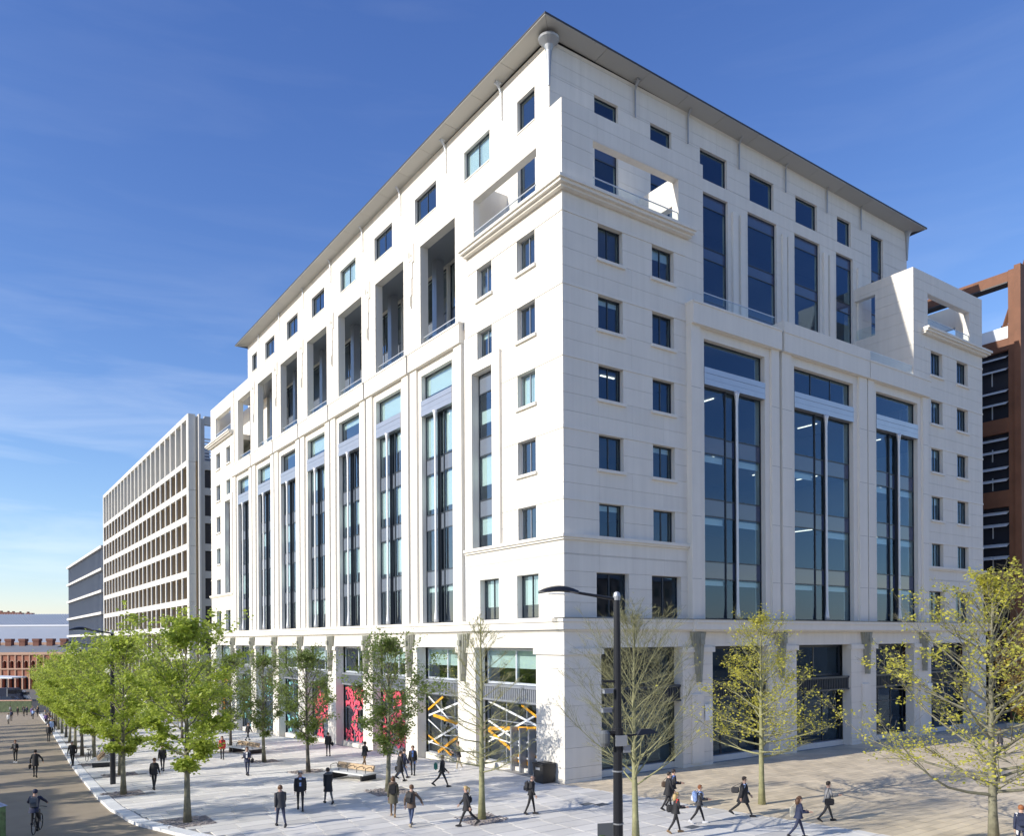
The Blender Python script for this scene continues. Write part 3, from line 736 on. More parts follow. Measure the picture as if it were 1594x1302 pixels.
for s in near:
    mb=MB(); slab(mb,*s); obj('paving_slab',mb.mesh('paving_slab','granite_paving'),PV)
mb=MB()
for s in slabs:
    if s not in ns: slab(mb,*s)
obj('paving_slabs',mb.mesh('paving_slabs','granite_paving'),PV,kind='stuff')
mb=MB(); y=-26.0; row=0
while y<-.15:
    x=edge(y)+.0; x0=x-(row%2)*.35
    while x0<75:
        x1=x0+.9; a=max(x0,edge(y))
        if x1>a+.05: slab(mb,a,x1,y,y+.45,.009)
        x0=x1
    y+=.45; row+=1
obj('paving_setts',mb.mesh('paving_setts','tan_paving'),FC,kind='stuff')
for px,py in PIT:
    mb=MB(); z=gz(py); mb.box(px-1.0,px+1.0,py-1.0,py+1.0,z-.05,z-.0)
    r=random.Random(int(px*7+py*13)&255)
    for i in range(160):
        a,b=px+r.uniform(-.95,.95),py+r.uniform(-.95,.95); s=r.uniform(.02,.05); mb.box(a-s,a+s,b-s,b+s,z,z+s*.8)
    obj('tree_pit',mb.mesh('tree_pit','tree_pit'),PV,kind='stuff')
# kerb stones following the curve
y=-28.0
K=thing('kerb','pale granite kerb curving along the edge of the brown road','kerb'); K['kind']='structure'
del K['label']; del K['category']
while y<150:
    st=.9 if y<60 else 3.0
    a=(kx(y),y); b=(kx(y+st),y+st); d=Vector((b[0]-a[0],b[1]-a[1])).normalized(); n=Vector((d.y,-d.x))
    g=.01; L_=math.hypot(b[0]-a[0],b[1]-a[1])
    p=[Vector(a)+d*g,Vector(a)+d*(L_-g)]; z0,z1=gz(y)+.02,gz(y+st)+.02
    q=[(p[0].x,p[0].y,z0),(p[0].x+n.x*.55,p[0].y+n.y*.55,z0),(p[1].x+n.x*.55,p[1].y+n.y*.55,z1),(p[1].x,p[1].y,z1)]
    obj('kerb_stone',MB().hexa([(c[0],c[1],c[2]-.25) for c in q],q).mesh('kerb_stone','kerb_granite'),K)
    y+=st
# drain covers
for x,y_ in ((-2.56,-4.81),(-2.1,-5.3),(-2.08,-10.94)):
    t=obj('manhole_cover',MB().box(-.33,.33,-.22,.22,0,.012).box(-.3,.3,-.19,.19,.012,.02,1).mesh('manhole_cover',['frame_grey','sign_grey']),None,(x,y_,.002),0.1,
      label={-2.56:'metal drain cover in the paving, nearest the building corner',-2.1:'metal drain cover beside the trunk shadow, the nearer of the close pair',-2.08:'metal drain cover just behind the blonde woman with tan boots'}[x],category='drain cover')
mat('end_stone',(.66,.65,.60),.85,var=.05,nscale=.5)
# ================================================================ second building (pale grid)
B2=thing('grid_office_building','pale stone office block with a regular grid of bronze lined openings, beyond the white building','building')
Y0,Y1=83.6,160.2; nb=21; pt=(Y1-Y0-1.0)/nb
tops=[(33.15,38.9),(29.35,32.4),(25.4,28.45),(21.5,24.5),(17.65,20.65),(13.75,16.8),(9.9,12.9),(6.0,9.0),(2.0,5.1),(-2.2,1.2)]
def b2box(name,x0,x1,y0,y1,z0,z1,m,p=B2,**k): return obj(name,cbox(x1-x0,y1-y0,z1-z0,m),p,((x0+x1)/2,y0,z0),0,**k)
zz=[39.55]+[z for t in tops for z in (t[1],t[0])]+[-7.2]
for i in range(0,len(zz),2): b2box('floor_beam',0,1.0,Y0,Y1,zz[i+1],zz[i],'pale_concrete')
for k in range(nb+1):
    y=Y0+.02+k*pt; wd=.75 if k in(0,nb) else .42
    b2box('fin',-.04,.14,y,y+wd,-7.0,39.5,'pale_concrete')
    b2box('fin_lining',.15,1.7,y+.03,y+wd-.03,-7.0,33.0,'bronze_fin'); b2box('fin_lining',.15,1.7,y+.03,y+wd-.03,33.05,39.3,'grey_concrete')
    if k<nb:
        for t in tops[1:]: b2box('window_pane',1.5,1.54,y+wd,y+pt,t[0],t[1],'dark_glass_wall')
b2box('soffit_slab',.56,1.7,Y0+.8,Y1,32.4,33.14,'bronze_fin')
for t in tops[1:]: b2box('floor_slab',.56,16,Y0+.8,Y1,t[0]-.95,t[0],'bronze_fin')
b2box('plant_screen',1.72,2.0,Y0+.8,Y1-.5,33.15,38.6,'grey_concrete')
for z in (-6,1.6,5.5,9.4,13.3,17.2,21.1,25.0,28.9,32.8): b2box('stone_panel',.0,.93,Y0-.25,Y0+.02,z+.02,min(z+(7.6 if z<0 else 6.7 if z>32 else 3.9)-.02,39.5),'end_stone')
b2box('wall',.94,1.26,Y0+.35,Y0+.6,-6,32.5,'frame_grey')
b2box('corner_pier',1.27,1.55,Y0-.7,Y0+.3,-6,39.5,'pale_concrete'); b2box('corner_pier',1.57,2.15,Y0-.3,Y0+.3,-6,39.0,'grey_concrete')
b2box('top_beam',2.16,18,Y0-.3,Y0+.3,38.2,39.4,'grey_concrete')
for t in [(31.9,33.1)]+[(a-1.0,a) for a,b in tops[1:]]: b2box('floor_beam',2.16,18,Y0-.25,Y0+.3,t[0]-.0,t[1]+.0,'grey_concrete')
for t in tops[1:]: b2box('window_pane',2.16,18,Y0+.31,Y0+.35,t[0],t[1]+.1,'dark_glass_wall')
b2box('rear_block',3,18,Y0+.6,Y1,-6,32.5,'dark_glass_wall')
r=random.Random(5)
for i in range(12):
    x=3.2+r.random()*5; y=Y0+2+r.random()*8; h=r.uniform(1.5,3.6)
    if i%2: obj('plant_duct',MB().lathe([(.35,0),(.35,h),(.5,h+.1),(.5,h+.4)],10).mesh('plant_duct','plant_steel'),B2,(x,y,32.5))
    else: obj('plant_unit',MB().box(-.8,.8,-.8,.8,0,h).box(-.7,.7,-.82,-.8,.3,h-.3,1).mesh('plant_unit',['plant_steel','frame_grey']),B2,(x,y,32.5))
for i in range(9): b2box('plant_louvre',2.4,9,Y0+1,Y0+1.1,32.8+i*.45,33.0+i*.45,'white_metal')
# third building, slate grey
B3=thing('slate_office_building','dark slate blue office block with pale floor bands, beyond the pale grid block','building')
y0,y1=161.2,224.5; n=34; p=(y1-y0)/n
for z in (28.5,23.6,18.8,14.0,9.3,4.6,0.0): obj('floor_band',cbox(.7,y1-y0+.4,.55,'pale_concrete'),B3,(-.05,y0-.2,z-.2))
for k in range(n+1): obj('fin',cbox(.5,.28,36,'slate_fin'),B3,(.3,y0+k*p-.14 if k<n else y1-.3,-7.5))
obj('glazed_wall',MB().box(.5,16,y0+.1,y1,-7.5,28.6).mesh('glazed_wall','slate_cladding'),B3); obj('parapet',cbox(14,y1-y0,.6,'grey_concrete'),B3,(8,y0,28.65))
# ================================================================ corten frame building on the right
B4=thing('corten_frame_building','rust red steel framed tower with an open raking roof frame, right of the white building','building')
X4=52.0
def cy_(y): return -33.99+(y+33.99)*.9295
def cz_(z): return -.3 if z<0 else 7.8+(z-7.8)*.9295
def cb(name,x0,x1,y0,y1,z0,z1,m='corten'):
    y0,y1,z0,z1=cy_(y0),cy_(y1),cz_(z0),cz_(z1)
    return obj(name,cbox(x1-x0,y1-y0,z1-z0,m),B4,((x0+x1)/2,y0,z0))
cb('column',X4,X4+1.5,2.35,2.92,-.3,43.7); cb('column',X4-.25,X4+1.2,1.68,2.27,-.3,43.9); cb('column_core',X4+.2,X4+1.3,2.2,2.4,-.3,43.5,'roof_edge')
cb('roof_beam',X4,X4+1.0,2.93,24,42.62,43.62); cb('roof_beam_flange',X4-.05,X4+1.05,2.95,24,42.5,42.62,'roof_edge')
for yy in (12.6,23.5): cb('column',X4,X4+1.0,yy,yy+.8,-.3,42.5)
for z,h in ((35.95,1.15),(27.9,1.4),(20.6,1.6),(13.0,1.2),(5.5,1.2)): cb('floor_beam',X4,X4+.9,2.93,26,z,z+h)
for za,zb in ((29.3,35.95),(22.2,27.9),(14.2,20.6),(6.7,13.0),(-.3,5.5)):
    cb('glazing',X4+.5,X4+14,3.0,26,za,zb,'dark_glass_wall')
    nrow=2
    for k in range(nrow):
        zt_=zb-(zb-za)*(k/nrow)-.5
        for j in (0,1):
            if za<14: continue
            for q in range(5):
                a=3.25+q*4.4
                obj('open_vent',MB().hexa([(-.55,-1.9,-.25-.0),(-.0,-1.9,.05),(.0,1.9,.05),(-.55,1.9,-.25)],[(-.55,-1.9,-.20),(-.0,-1.9,.10),(.0,1.9,.10),(-.55,1.9,-.20)]).mesh('open_vent','white_metal') if 'ov' not in CACHE else CACHE['ov'],B4,(X4+.45,cy_(a+1.9),cz_(zt_-j*1.2)))
                CACHE['ov']=bpy.data.objects['open_vent'].data
        for q in range(6): cb('mullion',X4+.42,X4+.5,4.6+q*3.6,4.68+q*3.6,za+(zb-za)*k/nrow+.2,za+(zb-za)*(k+.5)/nrow,'frame_light')
obj('raking_strut',MB().tube([(X4+1.5,2.0,34.6),(X4+1.5,-.6,42.2)],.22,4).mesh('raking_strut','corten'),B4)
obj('raking_strut',MB().tube([(X4+4.5,2.6,34.6),(X4+4.5,-.4,42.2)],.22,4).mesh('raking_strut','corten'),B4)
cb('roof_room',X4+3,X4+14,3.2,5.0,37.1,39.6,'corten'); cb('glass_balustrade',X4+.1,X4+.14,3.0,26,37.1,38.3,'sign_white')
cb('front_glazing',X4+1.6,X4+14,2.4,3.0,-.3,36,'dark_glass_wall')
for z in (35.95,27.9,20.6,13.0,5.5): cb('floor_beam',X4+1.5,X4+14,1.9,2.4,z,z+1.2)
# ================================================================ station with brick arcade and great roof
B5=thing('brick_station_building','long red brick station with arched windows, chimneys and a great grey shed roof','building',(CAM.x,CAM.y,0),-yaw)
D=255.0; sx=D/1253.6
def px(p): return (p-797)*sx
zb=-7.6
xa,xb=px(-420),px(190)
st=11.1*sx; x=px(12)-st*7
MBW=MB()
# wall with arched openings: piers and arches built as pieces
nx=int((xb-xa)/st)
zt_w=4.0
obj('wall',MB().box(xa,xb,D+1.0,D+12,zb,zt_w).mesh('wall','window_black'),B5)
def archpiece(w_,z0,z1,spring):
    "wall bay with an arched opening of width w_, origin centre bottom"
    mb=MB(); h=st/2; t=1.0; n=8
    mb.box(-h,-w_/2,0,t,z0,spring); mb.box(w_/2,h,0,t,z0,spring)
    prev=None
    for k in range(n+1):
        a=math.pi*k/n; p_=(-math.cos(a)*w_/2,spring+math.sin(a)*w_/2)
        if prev:
            mb.hexa([(prev[0],0,prev[1]),(p_[0],0,p_[1]),(p_[0],t,p_[1]),(prev[0],t,prev[1])],[(prev[0],0,z1),(p_[0],0,z1),(p_[0],t,z1),(prev[0],t,z1)])
            mb.hexa([(prev[0]*1.0,-.12,prev[1]),(p_[0],-.12,p_[1]),(p_[0],0,p_[1]),(prev[0],0,prev[1])],[(prev[0]*1.3,-.12,spring+(prev[1]-spring)*1.3),(p_[0]*1.3,-.12,spring+(p_[1]-spring)*1.3),(p_[0]*1.3,0,spring+(p_[1]-spring)*1.3),(prev[0]*1.3,0,spring+(prev[1]-spring)*1.3)],1)
        prev=p_
    mb.box(-h,-w_/2,0,t,spring,z1); mb.box(w_/2,h,0,t,spring,z1)
    mb.box(h-.16,h+.16,-.25,0,z0,z1,1)
    return mb
up=archpiece(1.0,0,4.2,1.9).mesh('upper_bay',['brick_red','brick_pale']); lo=archpiece(1.35,0,6.6,3.6).mesh('lower_bay',['brick_red','brick_pale'])
for k in range(nx):
    xx=xa+st*(k+.5); obj('arcade_bay',up,B5,(xx,D,-.45)); obj('lower_arcade_bay',lo,B5,(xx,D,-7.4)); 
obj('string_course',MB().box(xa,xb,D-.35,D+.2,-.9,-.45).mesh('string_course','brick_pale'),B5)
obj('eaves_course',MB().box(xa,xb,D-.4,D+1,3.75,4.6).mesh('eaves_course','brick_pale'),B5)
obj('slate_roof',MB().hexa([(xa,D-.2,4.6),(xb,D-.2,4.6),(xb,D+9,4.6),(xa,D+9,4.6)],[(xa,D+5,6.9),(xb,D+5,6.9),(xb,D+9,6.9),(xa,D+9,6.9)]).mesh('slate_roof','slate_roof'),B5)
for k in range(9):
    xx=px(-44+k*21.8); obj('chimney_stack',MB().box(-.95,.95,-.8,.9,0,3.1).box(-1.1,1.1,-.95,1.05,2.5,3.3).box(-1.1,1.1,-.95,1.05,0,.6,1).mesh('chimney_stack',['brick_dark','brick_pale']) if 'chs' not in CACHE else CACHE['chs'],B5,(xx,D+5,5.6)); CACHE['chs']=bpy.data.objects['chimney_stack'].data
obj('parapet',MB().box(xa,xb,D+8,D+9.5,5,7.7).mesh('parapet','brick_pale'),B5)
obj('shed_wall',MB().hexa([(xa,D+10,6),(xb,D+10,6),(xb,D+60,6),(xa,D+60,6)],[(xa,D+22,13.4),(xb,D+22,13.4),(xb,D+60,13.4),(xa,D+60,13.4)]).mesh('shed_roof','shed_roof'),B5)
obj('clerestory',MB().box(xa,xb,D+21.4,D+22.6,13.2,13.75,0).mesh('clerestory','white_metal'),B5)
obj('glazed_roof',MB().hexa([(xa,D+22.6,13.5),(xb,D+22.6,13.5),(xb,D+60,13.5),(xa,D+60,13.5)],[(xa,D+34,17.6),(xb,D+34,17.6),(xb,D+60,17.6),(xa,D+60,17.6)]).mesh('glazed_roof','shed_roof'),B5)
mb=MB(); x=xa
while x<xb: mb.hexa([(x,D+22.4,13.8),(x+.35,D+22.4,13.8),(x+.35,D+22.9,13.5),(x,D+22.9,13.5)],[(x,D+33.8,17.9),(x+.35,D+33.8,17.9),(x+.35,D+34,17.6),(x,D+34,17.6)]); x+=.95
obj('roof_ribs',mb.mesh('roof_ribs','shed_rib'),B5,kind='stuff')
for k,(p_,w_) in enumerate(((-3,2.2),(8,2.4),(24,3.4),(33,1.6),(42,3.0),(51,1.4),(64,2.6),(-20,3),(-36,2.5))):
    obj('far_chimney',MB().box(-w_/2,w_/2,-.8,.8,0,2.6-abs(k)*.1).box(-w_/3,-w_/6,-.5,.5,2.6-k*.1,3.1-k*.1).mesh('far_chimney','brick_dark'),B5,(px(p_)*1.2,D+44,16.6))
# ================================================================ things at the far end of the street
def P3(pxx,depth,z):   # authoring helper: metres right of / ahead of the camera position
    lat=(pxx-797)/1253.6*depth; c,s=math.cos(yaw),math.sin(yaw)
    return (CAM.x+lat*c+depth*s,CAM.y-lat*s+depth*c,z)
cn=thing('glass_canopy','pale green glass canopy roof on posts in front of the brick station','canopy',P3(-8,200,-6.93),-yaw)
obj('roof_glass',MB().hexa([(-14,-3,6.2),(6,-3,5.8),(6,3,5.8),(-14,3,6.2)],[(-14,-3,6.9),(6,-3,6.1),(6,3,6.1),(-14,3,6.9)]).mesh('roof_glass','sign_white'),cn)
for x in (-9,-3,3): obj('post',MB().tube([(x,0,0),(x,0,5.9)],.14,6).mesh('post','frame_grey'),cn)
mat('hoarding_print',(.07,.10,.045),.5,var=.5,nscale=1.5)
hg=thing('leafy_hoarding','low leafy printed hoarding across the far end of the street','hoarding',P3(20,170,-6.93),-yaw)
for i in range(12): obj('panel',cbox(2.2,.12,2.3,'hoarding_print'),hg,(-22+i*2.25,.0,0))
obj('cap_rail',MB().box(-23.2,3.9,-.08,.2,2.3,2.5).mesh('cap_rail','brick_pale'),hg)
def vehicle(name,label,cat,p,rz,L_,H_,W_2,c,kind='van'):
    v=thing(name,label,cat,p,rz)
    mb=MB()
    if kind=='van': mb.hexa([(-L_/2,-W_2,.35),(L_/2,-W_2,.35),(L_/2,W_2,.35),(-L_/2,W_2,.35)],[(-L_/2,-W_2*.93,H_),(L_/2-1.3,-W_2*.93,H_),(L_/2-1.3,W_2*.93,H_),(-L_/2,W_2*.93,H_)])
    else:
        mb.box(-L_/2,L_/2,-W_2,W_2,.35,H_*.6); mb.hexa([(-L_*.42,-W_2*.92,H_*.6),(L_*.28,-W_2*.92,H_*.6),(L_*.28,W_2*.92,H_*.6),(-L_*.42,W_2*.92,H_*.6)],[(-L_*.33,-W_2*.75,H_),(L_*.1,-W_2*.75,H_),(L_*.1,W_2*.75,H_),(-L_*.33,W_2*.75,H_)],1)
    obj('body',mb.mesh('body',[c,'dark_glass_wall']),v)
    if kind=='van': obj('windscreen',MB().box(L_*.18,L_*.42,-W_2-.02,W_2+.02,H_*.55,H_*.85).mesh('windscreen','dark_glass_wall'),v)
    for sx_ in (-.32,.32):
        for sy in (-1,1):
            wh=obj('wheel',MB().tube([(0,-.12,0),(0,.12,0)],.36,12).mesh('wheel','tyre') if 'wh' not in CACHE else CACHE['wh'],v,(sx_*L_,sy*(W_2-.1),.36)); CACHE['wh']=wh.data
mat('car_navy',(.03,.045,.10),.3,metal=.3); mat('van_white',(.75,.77,.78),.35)
vehicle('delivery_van','white van waiting by the trees at the end of the street','van',P3(29,205,-6.93),-yaw+.2,5,2.4,1.0,'van_white')
vehicle('parked_car','dark blue car on the cross street beyond the leafy hoarding','car',P3(15,196,-6.93),-yaw,4.4,1.5,.9,'car_navy','car')
vehicle('coach','dark blue single deck coach beneath the glass canopy','coach',P3(6,203,-6.93),-yaw,9,3.2,1.2,'car_navy')
# blocks outside the picture: one west of the road (throws the shade on the near road), one opposite (mirrored in the glass)
for nm,lb,x0,x1,y0,y1,h in (('warehouse_building','long brown brick warehouse across the road, outside the left edge of the picture',-78,-60,-30,24,17.5),('granary_building','pale brick granary block opposite the shaded front, seen only mirrored in its windows',-18,34,-122,-100,31),('wharf_building','lower brick wharf block opposite the shaded front, beside the taller granary',44,110,-118,-96,21)):
    t=thing(nm,lb,'building',((x0+x1)/2,(y0+y1)/2,-.2)); a,b=(x1-x0)/2,(y1-y0)/2
    obj('walls',MB().box(-a,a,-b,b,0,h).mesh('walls','brick_dark' if x0<-50 else 'brick_pale'),t)
    obj('roof',MB().hexa([(-a-.4,-b-.4,h),(a+.4,-b-.4,h),(a+.4,b+.4,h),(-a-.4,b+.4,h)],[(-a+(a if x0<-50 else 8),-b+8,h+ (0.3 if x0<-50 else 4)),(a-(a if x0<-50 else 8),-b+8,h+(0.3 if x0<-50 else 4)),(a-(a if x0<-50 else 8),b-8,h+(0.3 if x0<-50 else 4)),(-a+(a if x0<-50 else 8),b-8,h+(0.3 if x0<-50 else 4))]).mesh('roof','slate_roof'),t)
    wm=cbox(1.3,.1,2.0,'window_black')
    for fl in range(int(h/4)):
        if x0<-50:
            for k in range(int((y1-y0)/3.6)): obj('window',wm,t,(a+.03,-b+2+k*3.6,1.4+fl*4),math.pi/2)
        else:
            for k in range(int((x1-x0)/3.6)): obj('window',wm,t,(-a+2+k*3.6,b+.02,1.4+fl*4))
# ---- printed kiosk corner at the lower left
kk=thing('leafy_kiosk','waist high kiosk with leaf printed side and silver sloping top at the lower left edge','kiosk',(-26.82,2.2,-.1),R(-52))
obj('side_panel',MB().box(-1.2,1.2,-.8,.8,0,1.75).mesh('side_panel','leafy_print'),kk)
obj('top_panel',MB().hexa([(-1.25,-.85,1.75),(1.25,-.85,1.75),(1.25,.85,1.75),(-1.25,.85,1.75)],[(-.5,-.3,2.25),(.6,-.3,2.25),(.6,.3,2.25),(-.5,.3,2.25)]).mesh('top_panel','silver_print'),kk)
# ================================================================ street lamps
def lamp(p,rz,label,h=9.0,extras=False):
    L_=thing('street_lamp',label,'street lamp',p,rz,'street lamps')
    zt=h
    obj('pole',MB().tube([(0,0,0),(0,0,1.2),(0,0,h*.55),(0,0,h)],[.155,.15,.125,.09],14).mesh('pole','lamp_black'),L_)
    obj('base_door',MB().box(-.06,.06,-.165,-.12,.5,1.1).mesh('base_door','lamp_black'),L_)
    obj('pole_cap',MB().lathe([(.10,h-.1),(.11,h+.02),(.08,h+.12),(.02,h+.15)],12).mesh('pole_cap','lamp_grey'),L_)
    obj('arm',MB().tube([(0,0,h-.08),(-.6,0,h+.02),(-1.25,0,h+.12)],[.05,.045,.04],8).mesh('arm','lamp_black'),L_)
    hd=MB(); pr=[]
    n=9; ring=[]
    for i in range(n):
        t=i/(n-1); x=-1.15-1.15*t*1.0; ww=.24*math.sin(math.pi*min(1,max(.04,.08+.9*t)))**.6; hh=.13*math.sin(math.pi*(.1+.86*t))**.7; zc=h+.12+.06*math.sin(math.pi*t)
        ring.append([(x,-ww,zc-.02),(x,-ww*.7,zc+hh*.7),(x,0,zc+hh),(x,ww*.7,zc+hh*.7),(x,ww,zc-.02),(x,0,zc-.05)])
    for a,b in zip(ring,ring[1:]): 
        for k in range(6): hd.quad(a[k],a[(k+1)%6],b[(k+1)%6],b[k])
    hd.quad(*ring[0]); hd.quad(*reversed(ring[-1]))
    obj('lamp_head',hd.mesh('lamp_head','lamp_black'),L_)
    obj('lens',MB().box(-2.0,-1.4,-.13,.13,h+.055,h+.075).mesh('lens','sign_white'),L_)
    if extras:
        c=obj('camera_bracket',MB().lathe([(.17,5.0),(.17,5.25)],14).box(-.34,-.1,-.05,.05,5.05,5.14).box(-.46,.1,-.06,.06,6.55,6.62).mesh('camera_bracket','lamp_black'),L_)
        def cam_(x,y,z,a):
            k=obj('security_camera',MB().box(-.17,.13,-.055,.055,0,.11).box(-.2,.16,-.07,.07,.11,.13).mesh('security_camera','lamp_grey') if 'sc' not in CACHE else CACHE['sc'],L_,(x,y,z),a); CACHE['sc']=k.data
        cam_(-.3,-.1,6.25,.3); cam_(-.3,.0,5.7,.2)
        obj('dome_camera',MB().lathe([(.02,-.28),(.10,-.25),(.15,-.15),(.16,0),(.16,.12),(.1,.2)],14).mesh('dome_camera','sign_grey'),L_,(-.42,-.1,5.0))
        obj('speaker_arm',MB().box(-.45,-.1,-.13,-.07,5.1,5.18).mesh('speaker_arm','lamp_black'),L_)
        # second, lower lamp head on the street side
        g=[]
        obj('side_arm',MB().tube([(.1,0,5.0),(.45,0,5.03),(.62,0,5.06)],.03,6).mesh('side_arm','lamp_black'),L_)
        obj('side_lamp_head',MB().hexa([(.55,-.14,5.03),(1.2,-.1,5.08),(1.2,.1,5.08),(.55,.14,5.03)],[(.7,-.05,5.2),(1.0,-.05,5.2),(1.0,.05,5.2),(.7,.05,5.2)]).mesh('side_lamp_head','lamp_black'),L_)
        obj('junction_box',MB().box(-.12,.22,-.2,-.12,4.75,5.05).box(.13,.35,-.12,.0,4.55,4.75).mesh('junction_box','lamp_grey'),L_)
        obj('notice_plate',MB().box(-.62,-.16,-.03,.0,2.05,2.55).box(-.58,-.42,-.036,-.03,2.1,2.22,1).mesh('notice_plate',['sign_grey','leafy_print']),L_)
        for z in (2.1,2.5,4.0): obj('band_clamp',MB().lathe([(.16,z),(.165,z+.04)],14).mesh('band_clamp','lamp_grey'),L_)
D_=23.0
pl=P3(960.5,D_,0); lamp(pl,-yaw+R(12),'tall black street lamp with security cameras halfway up, in front of the building corner',9.0,True)
lamp((-19.39,18.01,gz(18)),R(10),'black street lamp among the kerbside trees, nearest the camera in its row',8.9)
lamp((-16.9,45,gz(45)),R(0),'black street lamp whose head shows over the tree tops, second along the kerb',9.3)
lamp((-15.2,68,gz(68)),R(0),'farthest black street lamp, its small head level with the arched windows',9.9)
# ================================================================ benches, planter, bin, bicycles
def bench(p,rz,label):
    b=thing('timber_bench',label,'bench',p,rz,'granite slab benches')
    obj('slab_seat',MB().box(-1.6,1.6,-.75,.75,.42,.5).mesh('slab_seat','plinth_granite'),b)
    for x in (-1.2,1.2): obj('leg',cbox(.1,1.1,.42,'lamp_black'),b,(x,-.55,0))
    obj('backrest',MB().hexa([(-1.5,.05,.56),(1.5,.05,.56),(1.5,.16,.56),(-1.5,.16,.56)],[(-1.5,.14,.86),(1.5,.14,.86),(1.5,.25,.86),(-1.5,.25,.86)]).mesh('backrest','timber'),b)
    for x in (-1.45,-.75,.0,.75,1.45): obj('arm_loop',MB().tube([(x,-.45,.5),(x,-.45,.75),(x,-.25,.8),(x,.0,.8),(x,.1,.6)],.02,6).mesh('arm_loop','lamp_black') if x==-1.45 else MB().tube([(x,-.45,.5),(x,-.45,.75),(x,-.25,.8),(x,.0,.8),(x,.1,.6)],.02,6).mesh('arm_loop','lamp_black'),b)
bench((-8.3,8.9,gz(8.9)),R(-72),'long pale slab bench with timber backrest, on the open paving among the nearest walkers')
bench((-7.9,30.5,gz(30.5)),R(-75),'slab bench with timber backrest, behind the man in a navy suit looking down')
bench((-18.2,30.2,gz(30.2)),R(75),'slab bench with timber backrest beside the kerbside tree trunks near the bicycles')
pb=thing('litter_bin','square black litter bin against the corner pier, right of the striped windows','bin',(-.66,1.0,0))
obj('body',MB().hexa([(-.4,-.4,.05),(.4,-.4,.05),(.4,.4,.05),(-.4,.4,.05)],[(-.44,-.44,1.0),(.44,-.44,1.0),(.44,.44,1.0),(-.44,.44,1.0)]).mesh('body','black_paint'),pb)
obj('lid',MB().box(-.47,.47,-.47,.47,1.01,1.08).box(-.3,.3,-.3,.3,1.081,1.12).mesh('lid','lamp_black'),pb)
obj('plinth',MB().box(-.36,.36,-.36,.36,0,.05).mesh('plinth','frame_dark'),pb)
obj('slot_plate',MB().box(-.455,-.445,-.2,.2,.72,.86).mesh('slot_plate','lamp_grey'),pb)
def bicycle(p,rz,label,c='lamp_black',group=None):
    b=thing('bicycle',label,'bicycle',p,rz,group)
    for x in (-.5,.5):
        w_=obj('wheel',MB().tube([(0,0,0)]*0 or [(.33*math.cos(t*math.pi/8),0,.33*math.sin(t*math.pi/8)) for t in range(17)],.02,4).mesh('wheel','tyre') if 'bw' not in CACHE else CACHE['bw'],b,(x,0,.35)); CACHE['bw']=w_.data
        s_=obj('spokes',None or (CACHE.get('sp') or CACHE.setdefault('sp',(lambda m:[m.tube([(0,0,0),(.32*math.cos(k*math.pi/4),0,.32*math.sin(k*math.pi/4))],.004,3) for k in range(8)] and m.mesh('spokes','silver'))(MB()))),w_,(0,0,0))
    f=MB()
    for a,b_ in (((-.5,.35),(-.12,.32)),((-.12,.32),(-.22,.82)),((-.5,.35),(-.2,.75)),((-.12,.32),(.36,.78)),((-.2,.75),(.36,.85)),((.36,.9),(.5,.35))): f.tube([(a[0],0,a[1]),(b_[0],0,b_[1])],.02,5)
    obj('frame',f.mesh('frame',c),b)
    obj('saddle',MB().box(-.36,-.1,-.07,.07,.86,.92).mesh('saddle','black_paint'),b); obj('handlebar',MB().tube([(.3,-.28,.98),(.4,-.1,1.0),(.4,.1,1.0),(.3,.28,.98)],.015,5).mesh('handlebar','black_paint'),b)
    return b
bicycle((-18.5,35.0,gz(35)),R(65),'black parked bicycle nearest the kerb, beside the man in a dark jacket','lamp_black','bicycles parked by the kerb')
bicycle((-17.7,35.6,gz(35.6)),R(70),'silver grey parked bicycle next to the black one','plant_steel','bicycles parked by the kerb')
bicycle((-17.0,36.1,gz(36)),R(62),'parked bicycle farthest from the kerb, under the green trees','slate_fin','bicycles parked by the kerb')
# hedge at the far right
hd=thing('clipped_hedge','low clipped green hedge at the right, below the rust red building','hedge',(50,-3,0))
mb=MB(); r=random.Random(9)
obj('planter_box',MB().box(-4,9,-1,1,0,.5).mesh('planter_box','grey_concrete'),hd)
for i in range(5000):
    x,y_,z=r.uniform(-3.9,8.9),r.uniform(-.95,.95),r.uniform(.45,2.0)
    if abs(y_)<.7 and z<1.8 and x>-3.6: continue
    s=.09; d=Vector((r.gauss(0,1),r.gauss(0,1),r.gauss(0,1))).normalized(); e=d.orthogonal().normalized(); f=d.cross(e)
    c=Vector((x,y_,z)); mb.quad(c+e*s,c+f*s*.6,c-e*s,c-f*s*.6)
obj('foliage',mb.mesh('foliage','hedge_leaf'),hd,kind='stuff')
